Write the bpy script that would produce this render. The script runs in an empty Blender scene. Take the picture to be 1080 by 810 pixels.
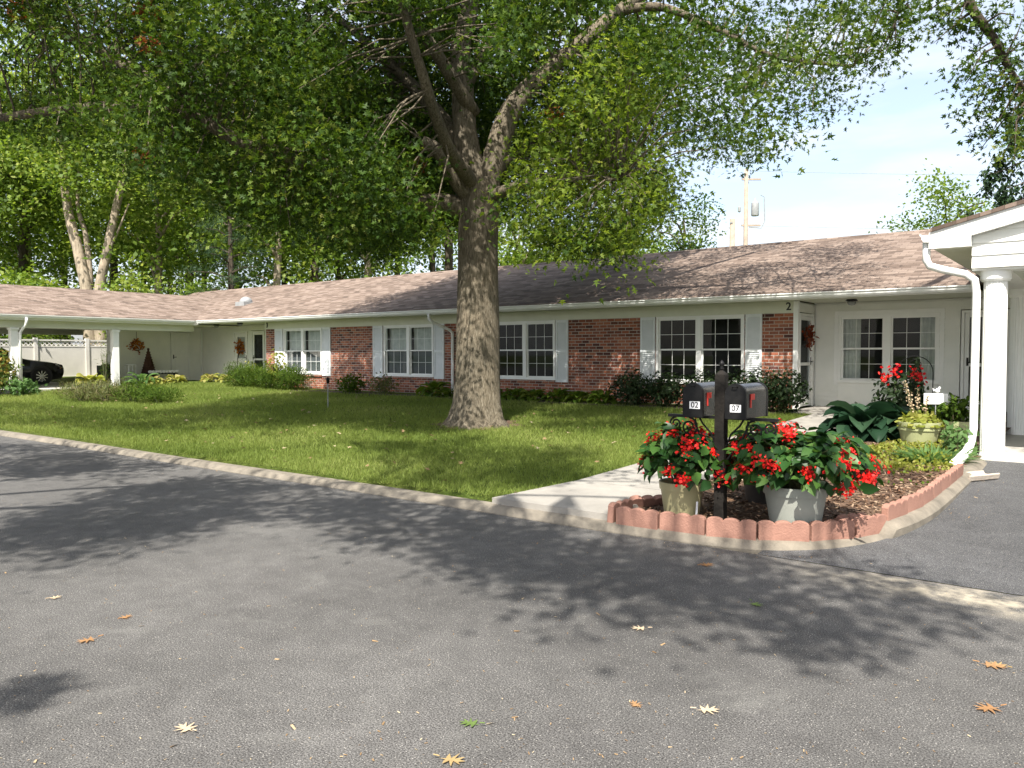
import bpy, math, random
import numpy as np
from mathutils import Vector, Matrix, Quaternion
S = bpy.context.scene
COL = S.collection
R = math.radians
rnd = random.Random(7)
rng = np.random.default_rng(11)

# ------------------------------------------------------------------ camera, sky, sun, exposure
CAMLOC = (8.85, -17.53, 1.6)
cd = bpy.data.cameras.new('camera'); cam = bpy.data.objects.new('camera', cd); COL.objects.link(cam)
cam.location = CAMLOC
cam.rotation_euler = (R(90 - 2.2), 0, R(37.44))
cd.sensor_width = 36; cd.lens = 27.67; cd.clip_start = .05; cd.clip_end = 2000
S.camera = cam
SUN_EL = 52.0
SX, SY = .42, -.907                      # horizontal direction towards the sun
w = bpy.data.worlds.new('World'); S.world = w; w.use_nodes = True
nt = w.node_tree; nt.nodes.clear()
sky = nt.nodes.new('ShaderNodeTexSky'); sky.sky_type = 'NISHITA'; sky.sun_disc = False
sky.sun_elevation = R(SUN_EL); sky.sun_rotation = math.atan2(SX, SY)
sky.air_density = 1.0; sky.dust_density = 3.0; sky.ozone_density = 1.0
bg = nt.nodes.new('ShaderNodeBackground'); bg.inputs[1].default_value = .135
tc = nt.nodes.new('ShaderNodeTexCoord')
mp = nt.nodes.new('ShaderNodeMapping'); mp.inputs['Scale'].default_value = (2.2, 2.2, 9)
nz = nt.nodes.new('ShaderNodeTexNoise'); nz.inputs['Scale'].default_value = 1.7; nz.inputs['Detail'].default_value = 7; nz.inputs['Roughness'].default_value = .55
cr = nt.nodes.new('ShaderNodeValToRGB'); cr.color_ramp.elements[0].position = .42; cr.color_ramp.elements[1].position = .72
cr.color_ramp.elements[0].color = (.3, .3, .3, 1); cr.color_ramp.elements[1].color = (.9, .9, .9, 1)
mx = nt.nodes.new('ShaderNodeMixRGB'); mx.inputs[2].default_value = (3.6, 3.7, 3.85, 1)
out = nt.nodes.new('ShaderNodeOutputWorld')
L = nt.links.new
L(tc.outputs['Generated'], mp.inputs[0]); L(mp.outputs[0], nz.inputs[0]); L(nz.outputs[0], cr.inputs[0])
L(cr.outputs[0], mx.inputs[0]); L(sky.outputs[0], mx.inputs[1]); L(mx.outputs[0], bg.inputs[0]); L(bg.outputs[0], out.inputs[0])
sl = bpy.data.lights.new('sun', 'SUN'); sun = bpy.data.objects.new('sun', sl); COL.objects.link(sun)
sl.energy = 4.4; sl.angle = R(.53); sl.color = (1, .95, .87)
sd = Vector((SX * math.cos(R(SUN_EL)), SY * math.cos(R(SUN_EL)), math.sin(R(SUN_EL))))
sun.rotation_euler = sd.to_track_quat('Z', 'Y').to_euler(); sun.location = (20, -30, 40)
S.view_settings.view_transform = 'Standard'; S.view_settings.look = 'None'
S.view_settings.exposure = 1.25; S.view_settings.gamma = 1; S.view_settings.use_curve_mapping = False
S.render.engine = 'CYCLES'
S.cycles.max_bounces = 8; S.cycles.transparent_max_bounces = 16; S.cycles.transmission_bounces = 4

# ------------------------------------------------------------------ measuring helpers
FWD = (-.608, .794); RGT = (.794, .608); FPX = 830.0; PT = math.atan(32 / FPX)
def ray(px, py):
    u = (px - 540) / FPX; v = (405 - py) / FPX
    fy = math.cos(PT) + v * math.sin(PT); z = -math.sin(PT) + v * math.cos(PT)
    return (u * RGT[0] + fy * FWD[0], u * RGT[1] + fy * FWD[1], z)
def dep(px, py, D):
    d = ray(px, py); return Vector([CAMLOC[i] + D * d[i] for i in range(3)])
def gz(y): return .1 + (y + 11.2) * .0255 if y > -11.2 else 0.0
def gnd(px, py):
    d = ray(px, py); z = 0; y = -10
    for _ in range(30):
        k = (z - CAMLOC[2]) / d[2]; y = CAMLOC[1] + k * d[1]; z = gz(min(y, 1))
    return Vector([CAMLOC[i] + k * d[i] for i in range(3)])
def onX(px, py, x):
    d = ray(px, py); k = (x - CAMLOC[0]) / d[0]; return Vector([CAMLOC[i] + k * d[i] for i in range(3)])
def onY(px, py, y):
    d = ray(px, py); k = (y - CAMLOC[1]) / d[1]; return Vector([CAMLOC[i] + k * d[i] for i in range(3)])
def proj(P):
    P = np.asarray(P); q = P - np.array(CAMLOC)
    X = q[:, 0] * RGT[0] + q[:, 1] * RGT[1]; Y = q[:, 0] * FWD[0] + q[:, 1] * FWD[1]; Z = q[:, 2]
    d = Y * math.cos(PT) - Z * math.sin(PT); h = Y * math.sin(PT) + Z * math.cos(PT)
    d2 = np.where(d > .1, d, .1)
    return 540 + FPX * X / d2, 405 - FPX * h / d2, d

# ------------------------------------------------------------------ object helpers
def tag(o, label=None, cat=None, group=None, kind=None):
    if label: o['label'] = label
    if cat: o['category'] = cat
    if group: o['group'] = group
    if kind: o['kind'] = kind
    return o
def empty(name, loc, label, cat, group=None, rz=0):
    o = bpy.data.objects.new(name, None); COL.objects.link(o); o.location = loc; o.rotation_euler = (0, 0, rz)
    o.empty_display_size = .1
    return tag(o, label, cat, group)
def copy_tree(o, parent=None):
    c = o.copy(); COL.objects.link(c)
    if parent is not None: c.parent = parent
    for ch in list(o.children): copy_tree(ch, c)
    return c

class MB:
    def __init__(s, M=None): s.v = []; s.f = []; s.M = M
    def add(s, vs, fs):
        o = len(s.v)
        s.v += [tuple(s.M @ Vector(q)) for q in vs] if s.M is not None else [tuple(q) for q in vs]
        s.f += [tuple(i + o for i in f) for f in fs]; return s
    def box(s, x0, x1, y0, y1, z0, z1):
        v = [(x, y, z) for z in (z0, z1) for y in (y0, y1) for x in (x0, x1)]
        return s.add(v, [(0, 2, 3, 1), (4, 5, 7, 6), (0, 1, 5, 4), (2, 6, 7, 3), (0, 4, 6, 2), (1, 3, 7, 5)])
    def obox(s, c, sz, rot=None):
        m = Matrix.Translation(Vector(c)) @ (rot.to_4x4() if rot is not None else Matrix())
        v = [m @ Vector((x * sz[0] / 2, y * sz[1] / 2, z * sz[2] / 2)) for z in (-1, 1) for y in (-1, 1) for x in (-1, 1)]
        return s.add(v, [(0, 2, 3, 1), (4, 5, 7, 6), (0, 1, 5, 4), (2, 6, 7, 3), (0, 4, 6, 2), (1, 3, 7, 5)])
    def tube(s, pts, rad, n=8, cap=True, sq=False, jit=0):
        pts = [Vector(p) for p in pts]
        if not hasattr(rad, '__len__'): rad = [rad] * len(pts)
        vs = []; prev = None
        for i, p in enumerate(pts):
            t = (pts[min(i + 1, len(pts) - 1)] - pts[max(i - 1, 0)])
            t = t.normalized() if t.length > 1e-9 else Vector((0, 0, 1))
            if prev is None:
                a = Vector((0, 0, 1)) if abs(t.z) < .9 else Vector((1, 0, 0)); a = (a - t * a.dot(t)).normalized()
            else:
                a = prev - t * prev.dot(t); a = a.normalized() if a.length > 1e-6 else prev
            prev = a; b = t.cross(a)
            for k in range(n):
                an = 2 * math.pi * k / n + (math.pi / 4 if sq else 0)
                r = rad[i] * (1 + (rnd.uniform(-jit, jit) if jit else 0))
                vs.append(p + (a * math.cos(an) + b * math.sin(an)) * r)
        fs = [(i * n + k, i * n + (k + 1) % n, (i + 1) * n + (k + 1) % n, (i + 1) * n + k) for i in range(len(pts) - 1) for k in range(n)]
        if cap: fs += [tuple(range(n - 1, -1, -1)), tuple(range((len(pts) - 1) * n, len(pts) * n))]
        return s.add(vs, fs)
    def lathe(s, prof, c=(0, 0, 0), n=28, flute=0, cap=True):
        vs = []
        for r, z in prof:
            for k in range(n):
                a = 2 * math.pi * k / n; q = r * (1 - flute * (k % 2))
                vs.append((c[0] + q * math.cos(a), c[1] + q * math.sin(a), c[2] + z))
        m = len(prof)
        fs = [(i * n + k, i * n + (k + 1) % n, (i + 1) * n + (k + 1) % n, (i + 1) * n + k) for i in range(m - 1) for k in range(n)]
        if cap: fs += [tuple(range(n - 1, -1, -1)), tuple(range((m - 1) * n, m * n))]
        return s.add(vs, fs)
    def prism(s, poly, a0, a1, axis='x'):
        # poly: (p,q) pairs; axis x -> (y,z); y -> (x,z); z -> (x,y)
        def P(a, p, q): return (a, p, q) if axis == 'x' else ((p, a, q) if axis == 'y' else (p, q, a))
        n = len(poly)
        return s.add([P(a0, *p) for p in poly] + [P(a1, *p) for p in poly],
                     [tuple(range(n))[::-1], tuple(range(n, 2 * n))] + [(i, (i + 1) % n, n + (i + 1) % n, n + i) for i in range(n)])
    def sphere(s, c, r, n=10, m=7, sc=(1, 1, 1)):
        vs = [(c[0], c[1], c[2] - r * sc[2])]
        for i in range(1, m):
            a = -math.pi / 2 + math.pi * i / m
            for k in range(n):
                b = 2 * math.pi * k / n
                vs.append((c[0] + r * sc[0] * math.cos(a) * math.cos(b), c[1] + r * sc[1] * math.cos(a) * math.sin(b), c[2] + r * sc[2] * math.sin(a)))
        vs.append((c[0], c[1], c[2] + r * sc[2]))
        fs = [(0, 1 + (k + 1) % n, 1 + k) for k in range(n)]
        for i in range(m - 2):
            fs += [(1 + i * n + k, 1 + i * n + (k + 1) % n, 1 + (i + 1) * n + (k + 1) % n, 1 + (i + 1) * n + k) for k in range(n)]
        t = len(vs) - 1
        fs += [(t, 1 + (m - 2) * n + k, 1 + (m - 2) * n + (k + 1) % n) for k in range(n)]
        return s.add(vs, fs)
    def build(s, name, mat, parent=None, smooth=False, bevel=0, world=False, autos=None):
        me = bpy.data.meshes.new(name); me.from_pydata(s.v, [], s.f); me.update()
        import bmesh as bm_
        b = bm_.new(); b.from_mesh(me); bm_.ops.recalc_face_normals(b, faces=b.faces); b.to_mesh(me); b.free()
        me.materials.append(mat)
        if smooth: me.polygons.foreach_set('use_smooth', [True] * len(me.polygons))
        o = bpy.data.objects.new(name, me); COL.objects.link(o)
        if parent is not None:
            o.parent = parent
            if world: o.location = -Vector(parent.location)
        if autos:
            me.polygons.foreach_set('use_smooth', [True] * len(me.polygons))
            try: me.set_sharp_from_angle(angle=R(autos))
            except Exception: pass
        if bevel:
            md = o.modifiers.new('bevel', 'BEVEL'); md.width = bevel; md.segments = 2; md.limit_method = 'ANGLE'; md.angle_limit = R(40)
        return o

# leaf templates: x across, y along, z up
TM = {
 'kite': ([(0, 0, 0), (.32, .45, .06), (0, 1, -.05), (-.32, .45, .06)], [(0, 1, 2, 3)]),
 'oak': ([(0, 0, 0), (.17, .5, .04), (0, 1, -.06), (-.17, .5, .04),
          (0, .28, 0), (.5, .62, .08), (.08, .55, .02), (0, .28, 0), (-.08, .55, .02), (-.5, .62, .08),
          (0, .05, 0), (.4, .2, .05), (.06, .33, .0), (0, .05, 0), (-.06, .33, .0), (-.4, .2, .05)],
         [(0, 1, 2, 3), (4, 5, 6), (7, 8, 9), (10, 11, 12), (13, 14, 15)]),
 'oval': ([(0, 0, 0), (.3, .28, .07), (.27, .62, .06), (0, 1, -.12), (-.27, .62, .06), (-.3, .28, .07), (0, .45, 0)],
          [(0, 1, 6), (1, 2, 6), (2, 3, 6), (3, 4, 6), (4, 5, 6), (5, 0, 6)]),
 'blade': ([(-.06, 0, 0), (.06, 0, 0), (.035, .6, .03), (0, 1, -.08), (-.035, .6, .03)], [(0, 1, 2, 4), (4, 2, 3)]),
 'petal': ([(0, 0, 0), (.4, .45, .1), (.25, .95, .02), (-.25, .95, .02), (-.4, .45, .1)], [(0, 1, 2, 3, 4)]),
 'chip': ([(-.5, -.12, 0), (.45, -.16, .05), (.5, .13, .0), (-.42, .15, .06)], [(0, 1, 2, 3)]),
}
def unit(a): return a / np.maximum(np.linalg.norm(a, axis=-1, keepdims=True), 1e-9)
def leafmesh(name, C, size, tm, mat, parent=None, N=None, T=None, val=None, world=False, seed=None):
    g = np.random.default_rng(seed if seed is not None else rng.integers(1e9))
    C = np.asarray(C, float); n = len(C)
    V, Fc = TM[tm]; V = np.array(V, float); k = len(V)
    size = np.broadcast_to(np.asarray(size, float), (n,))
    if N is None: N = g.normal(size=(n, 3)) + np.array([0, 0, .6])
    N = unit(np.asarray(N, float))
    if T is None: T = g.normal(size=(n, 3))
    T = np.asarray(T, float); T = unit(T - N * (T * N).sum(1, keepdims=True)); B = np.cross(T, N)
    P = C[:, None, :] + size[:, None, None] * (V[None, :, 0, None] * B[:, None, :] + V[None, :, 1, None] * T[:, None, :] + V[None, :, 2, None] * N[:, None, :])
    ls = np.array([i for f in Fc for i in f]); lens = np.array([len(f) for f in Fc])
    loops = (ls[None, :] + (np.arange(n) * k)[:, None]).ravel()
    tot = np.tile(lens, n); st = np.concatenate([[0], np.cumsum(tot)[:-1]])
    me = bpy.data.meshes.new(name)
    me.vertices.add(n * k); me.vertices.foreach_set('co', P.astype(np.float32).ravel())
    me.loops.add(len(loops)); me.loops.foreach_set('vertex_index', loops.astype(np.int32))
    me.polygons.add(len(tot)); me.polygons.foreach_set('loop_start', st.astype(np.int32)); me.polygons.foreach_set('loop_total', tot.astype(np.int32))
    me.update(calc_edges=True)
    if val is None: val = g.random(n)
    at = me.attributes.new('rnd', 'FLOAT', 'FACE'); at.data.foreach_set('value', np.repeat(np.asarray(val, np.float32), len(Fc)))
    me.materials.append(mat)
    o = bpy.data.objects.new(name, me); COL.objects.link(o)
    if parent is not None:
        o.parent = parent
        if world: o.location = -Vector(parent.location)
    return o

# ------------------------------------------------------------------ materials
def nodes(name):
    m = bpy.data.materials.new(name); m.use_nodes = True; t = m.node_tree; p = t.nodes['Principled BSDF']
    return m, t, p
def N_(t, ty, **kw):
    n = t.nodes.new(ty)
    for k, v in kw.items():
        if k in n.inputs: n.inputs[k].default_value = v
        else: setattr(n, k, v)
    return n
def ramp(t, fac, stops):
    r = t.nodes.new('ShaderNodeValToRGB'); e = r.color_ramp.elements
    while len(e) < len(stops): e.new(.5)
    for i, (p, c) in enumerate(stops): e[i].position = p; e[i].color = (*c, 1) if len(c) == 3 else c
    t.links.new(fac, r.inputs[0]); return r.outputs[0]
def mat(name, c1, c2=None, scale=6, rough=.6, bump=0, bscale=None, detail=5, metal=0, spec=.5, coords='Object'):
    m, t, p = nodes(name)
    p.inputs['Roughness'].default_value = rough; p.inputs['Metallic'].default_value = metal; p.inputs['Specular IOR Level'].default_value = spec
    tcn = t.nodes.new('ShaderNodeTexCoord')
    if c2 is None: c2 = tuple(x * .86 for x in c1)
    nz = N_(t, 'ShaderNodeTexNoise', Scale=scale, Detail=detail, Roughness=.6); t.links.new(tcn.outputs[coords], nz.inputs[0])
    t.links.new(ramp(t, nz.outputs[0], [(.32, c1), (.68, c2)]), p.inputs['Base Color'])
    if bump:
        n2 = N_(t, 'ShaderNodeTexNoise', Scale=bscale or scale * 6, Detail=6); t.links.new(tcn.outputs[coords], n2.inputs[0])
        b = N_(t, 'ShaderNodeBump', Strength=bump, Distance=.02); t.links.new(n2.outputs[0], b.inputs['Height']); t.links.new(b.outputs[0], p.inputs['Normal'])
    return m
def leafmat(name, stops, trans=.4, rough=.55, spec=.2):
    m, t, p = nodes(name)
    a = t.nodes.new('ShaderNodeAttribute'); a.attribute_name = 'rnd'
    c = ramp(t, a.outputs['Fac'], stops)
    t.links.new(c, p.inputs['Base Color']); p.inputs['Roughness'].default_value = rough; p.inputs['Specular IOR Level'].default_value = spec
    tr = t.nodes.new('ShaderNodeBsdfTranslucent'); mxs = t.nodes.new('ShaderNodeMixShader'); mxs.inputs[0].default_value = trans
    h = N_(t, 'ShaderNodeHueSaturation', Value=1.5, Saturation=1.1); h.inputs['Hue'].default_value = .485; t.links.new(c, h.inputs['Color']); t.links.new(h.outputs[0], tr.inputs[0])
    t.links.new(p.outputs[0], mxs.inputs[1]); t.links.new(tr.outputs[0], mxs.inputs[2])
    t.links.new(mxs.outputs[0], t.nodes['Material Output'].inputs[0]); return m

M = {}
M['white'] = mat('white_paint', (.82, .82, .79), (.76, .77, .74), 3, .45)
M['siding'] = mat('white_siding', (.82, .82, .77), (.75, .76, .71), 2.2, .5, .05, 60)
M['cream'] = mat('cream_paint', (.64, .65, .53), (.58, .59, .48), 2, .55)
M['shutter'] = mat('shutter_paint', (.7, .72, .72), (.62, .65, .65), 4, .5)
M['darkmetal'] = mat('black_metal', (.006, .006, .0065), (.013, .0125, .012), 18, .45, .08, 60, spec=.2)
M['grey'] = mat('grey_metal', (.3, .31, .31), (.22, .23, .23), 6, .5)
M['red'] = mat('flag_red', (.5, .03, .02), (.4, .03, .02), 8, .5)
M['wood'] = mat('weathered_post', (.008, .007, .006), (.022, .019, .016), 9, .75, .3, 40, spec=.15)
M['kerb'] = mat('concrete_kerb', (.235, .205, .16), (.12, .106, .084), 4.5, .9, .5, 70)
M['concrete'] = mat('concrete_path', (.32, .3, .265), (.235, .22, .195), 2.3, .9, .3, 60)
M['slab'] = mat('concrete_slab', (.48, .46, .41), (.4, .38, .34), 2, .9, .2, 40)
M['terracotta'] = mat('red_concrete', (.35, .185, .135), (.215, .108, .08), 4, .85, .35, 80)
M['mulch'] = mat('bark_mulch', (.15, .09, .055), (.055, .032, .02), 22, .95, 1.0, 45)
M['soil'] = mat('dark_soil', (.06, .042, .028), (.03, .02, .014), 15, .95, .8, 40)
M['tanpot'] = mat('olive_pot', (.4, .36, .2), (.34, .31, .17), 4, .45)
M['greypot'] = mat('pale_grey_pot', (.33, .345, .3), (.28, .295, .26), 4, .45)
M['darkpot'] = mat('dark_pot', (.05, .04, .035), (.03, .026, .024), 6, .5)
M['greenpot'] = mat('sage_pot', (.36, .38, .2), (.31, .33, .17), 4, .45)
M['plastic'] = mat('white_plastic', (.8, .8, .8), (.74, .74, .74), 5, .4)
M['wicker'] = mat('brown_wicker', (.1, .045, .03), (.05, .022, .016), 40, .85, .6, 90)
M['carpaint'] = mat('black_car_paint', (.006, .006, .007), (.008, .008, .009), 3, .18, spec=.6)
M['tyre'] = mat('tyre_rubber', (.015, .015, .015), (.02, .02, .02), 20, .85)
M['chrome'] = mat('alloy_rim', (.6, .6, .6), (.5, .5, .5), 10, .25, metal=1)
M['lamp'] = mat('lamp_lens', (.75, .78, .8), (.6, .62, .65), 20, .08)
M['curtain'] = mat('pale_curtain', (.6, .6, .55), (.42, .43, .4), 5, .9)
M['screen'] = mat('window_screen', (.1, .105, .11), (.075, .08, .085), 3, .7)
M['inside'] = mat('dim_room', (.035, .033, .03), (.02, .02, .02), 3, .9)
M['black'] = mat('black_paint', (.012, .012, .012), (.02, .02, .02), 6, .5)
M['stone'] = mat('pale_stone', (.5, .44, .36), (.35, .3, .25), 9, .9, .4)
M['vinyl'] = mat('vinyl_fence', (.62, .6, .54), (.55, .53, .48), 2, .5)
M['polewood'] = mat('pole_wood', (.36, .29, .225), (.26, .21, .165), 5, .9, .4, 30)
M['blackstem'] = mat('stem_green', (.06, .09, .03), (.08, .06, .03), 12, .7)

def glass(name, tint=(.9, .95, .95), refl=1.0):
    m, t, p = nodes(name); t.nodes.remove(p)
    tr = t.nodes.new('ShaderNodeBsdfTransparent'); tr.inputs[0].default_value = (*tint, 1)
    gl = t.nodes.new('ShaderNodeBsdfGlossy'); gl.inputs['Roughness'].default_value = .02
    fr = t.nodes.new('ShaderNodeFresnel'); fr.inputs[0].default_value = 1.5
    ml = t.nodes.new('ShaderNodeMath'); ml.operation = 'MULTIPLY_ADD'; ml.inputs[1].default_value = refl; ml.inputs[2].default_value = .015; ml.use_clamp = True
    ms = t.nodes.new('ShaderNodeMixShader'); t.links.new(fr.outputs[0], ml.inputs[0]); t.links.new(ml.outputs[0], ms.inputs[0])
    t.links.new(tr.outputs[0], ms.inputs[1]); t.links.new(gl.outputs[0], ms.inputs[2]); t.links.new(ms.outputs[0], t.nodes['Material Output'].inputs[0]); return m
M['glass'] = glass('window_glass', refl=.22)

def brickmat():
    m, t, p = nodes('red_brick')
    tcn = t.nodes.new('ShaderNodeTexCoord'); sx = t.nodes.new('ShaderNodeSeparateXYZ'); ad = t.nodes.new('ShaderNodeMath'); cx = t.nodes.new('ShaderNodeCombineXYZ')
    t.links.new(tcn.outputs['Object'], sx.inputs[0]); t.links.new(sx.outputs[0], ad.inputs[0]); t.links.new(sx.outputs[1], ad.inputs[1])
    t.links.new(ad.outputs[0], cx.inputs[0]); t.links.new(sx.outputs[2], cx.inputs[1])
    b = t.nodes.new('ShaderNodeTexBrick'); b.inputs['Scale'].default_value = 1; b.inputs['Brick Width'].default_value = .215; b.inputs['Row Height'].default_value = .078
    b.inputs['Mortar Size'].default_value = .0075; b.inputs['Mortar Smooth'].default_value = .15; b.inputs['Bias'].default_value = 0
    b.inputs['Color1'].default_value = (0, 0, 0, 1); b.inputs['Color2'].default_value = (1, 1, 1, 1); b.inputs['Mortar'].default_value = (.5, .5, .5, 1)
    t.links.new(cx.outputs[0], b.inputs[0])
    c = ramp(t, b.outputs['Color'], [(.0, (.075, .03, .026)), (.2, (.2, .066, .04)), (.5, (.33, .105, .055)), (.8, (.42, .165, .09)), (1, (.13, .05, .045))])
    nz = N_(t, 'ShaderNodeTexNoise', Scale=28, Detail=6); t.links.new(tcn.outputs['Object'], nz.inputs[0])
    mm = t.nodes.new('ShaderNodeMixRGB'); mm.blend_type = 'MULTIPLY'; mm.inputs[0].default_value = .55; t.links.new(c, mm.inputs[1])
    t.links.new(ramp(t, nz.outputs[0], [(.3, (.45, .42, .42)), (.7, (1.15, 1.1, 1.1))]), mm.inputs[2])
    m2 = t.nodes.new('ShaderNodeMixRGB'); t.links.new(b.outputs['Fac'], m2.inputs[0]); t.links.new(mm.outputs[0], m2.inputs[1]); m2.inputs[2].default_value = (.42, .38, .33, 1)
    t.links.new(m2.outputs[0], p.inputs['Base Color']); p.inputs['Roughness'].default_value = .88
    iv = N_(t, 'ShaderNodeMath', operation='SUBTRACT'); iv.inputs[0].default_value = 1; t.links.new(b.outputs['Fac'], iv.inputs[1])
    bu = N_(t, 'ShaderNodeBump', Strength=.7, Distance=.008); t.links.new(iv.outputs[0], bu.inputs['Height']); t.links.new(bu.outputs[0], p.inputs['Normal'])
    return m
M['brick'] = brickmat()

def shinglemat(name, swap):
    m, t, p = nodes(name)
    tcn = t.nodes.new('ShaderNodeTexCoord'); sx = t.nodes.new('ShaderNodeSeparateXYZ'); cx = t.nodes.new('ShaderNodeCombineXYZ')
    t.links.new(tcn.outputs['Object'], sx.inputs[0]); t.links.new(sx.outputs[1 if swap else 0], cx.inputs[0]); t.links.new(sx.outputs[0 if swap else 1], cx.inputs[1])
    b = t.nodes.new('ShaderNodeTexBrick'); b.inputs['Scale'].default_value = 1; b.inputs['Brick Width'].default_value = .3; b.inputs['Row Height'].default_value = .135
    b.inputs['Mortar Size'].default_value = .006; b.inputs['Mortar Smooth'].default_value = .3
    b.inputs['Color1'].default_value = (0, 0, 0, 1); b.inputs['Color2'].default_value = (1, 1, 1, 1); b.inputs['Mortar'].default_value = (0, 0, 0, 1)
    t.links.new(cx.outputs[0], b.inputs[0])
    c = ramp(t, b.outputs['Color'], [(0, (.115, .086, .069)), (.3, (.18, .134, .106)), (.65, (.23, .176, .142)), (1, (.285, .223, .182))])
    nz = N_(t, 'ShaderNodeTexNoise', Scale=1.1, Detail=8, Roughness=.7); t.links.new(tcn.outputs['Object'], nz.inputs[0])
    n2 = N_(t, 'ShaderNodeTexNoise', Scale=160, Detail=2); t.links.new(tcn.outputs['Object'], n2.inputs[0])
    mm = t.nodes.new('ShaderNodeMixRGB'); mm.blend_type = 'MULTIPLY'; mm.inputs[0].default_value = .8; t.links.new(c, mm.inputs[1])
    t.links.new(ramp(t, nz.outputs[0], [(.3, (.72, .7, .7)), (.7, (1.1, 1.1, 1.1))]), mm.inputs[2])
    m3 = t.nodes.new('ShaderNodeMixRGB'); m3.blend_type = 'MULTIPLY'; m3.inputs[0].default_value = .6; t.links.new(mm.outputs[0], m3.inputs[1])
    t.links.new(ramp(t, n2.outputs[0], [(.35, (.6, .6, .6)), (.65, (1.2, 1.2, 1.2))]), m3.inputs[2])
    t.links.new(m3.outputs[0], p.inputs['Base Color']); p.inputs['Roughness'].default_value = .95; p.inputs['Specular IOR Level'].default_value = .2
    # each course steps up towards its lower edge
    fr = N_(t, 'ShaderNodeMath', operation='DIVIDE'); fr.inputs[1].default_value = .135
    t.links.new(sx.outputs[0 if swap else 1], fr.inputs[0])
    f2 = N_(t, 'ShaderNodeMath', operation='FRACT'); t.links.new(fr.outputs[0], f2.inputs[0])
    bu = N_(t, 'ShaderNodeBump', Strength=.8, Distance=.02); t.links.new(f2.outputs[0], bu.inputs['Height'])
    if not swap: bu.invert = True
    b2 = N_(t, 'ShaderNodeBump', Strength=.5, Distance=.006); t.links.new(b.outputs['Color'], b2.inputs['Height']); t.links.new(bu.outputs[0], b2.inputs['Normal'])
    t.links.new(b2.outputs[0], p.inputs['Normal']); return m
M['shingle'] = shinglemat('roof_shingle', False); M['shingle_wing'] = shinglemat('roof_shingle_wing', True)

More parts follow.
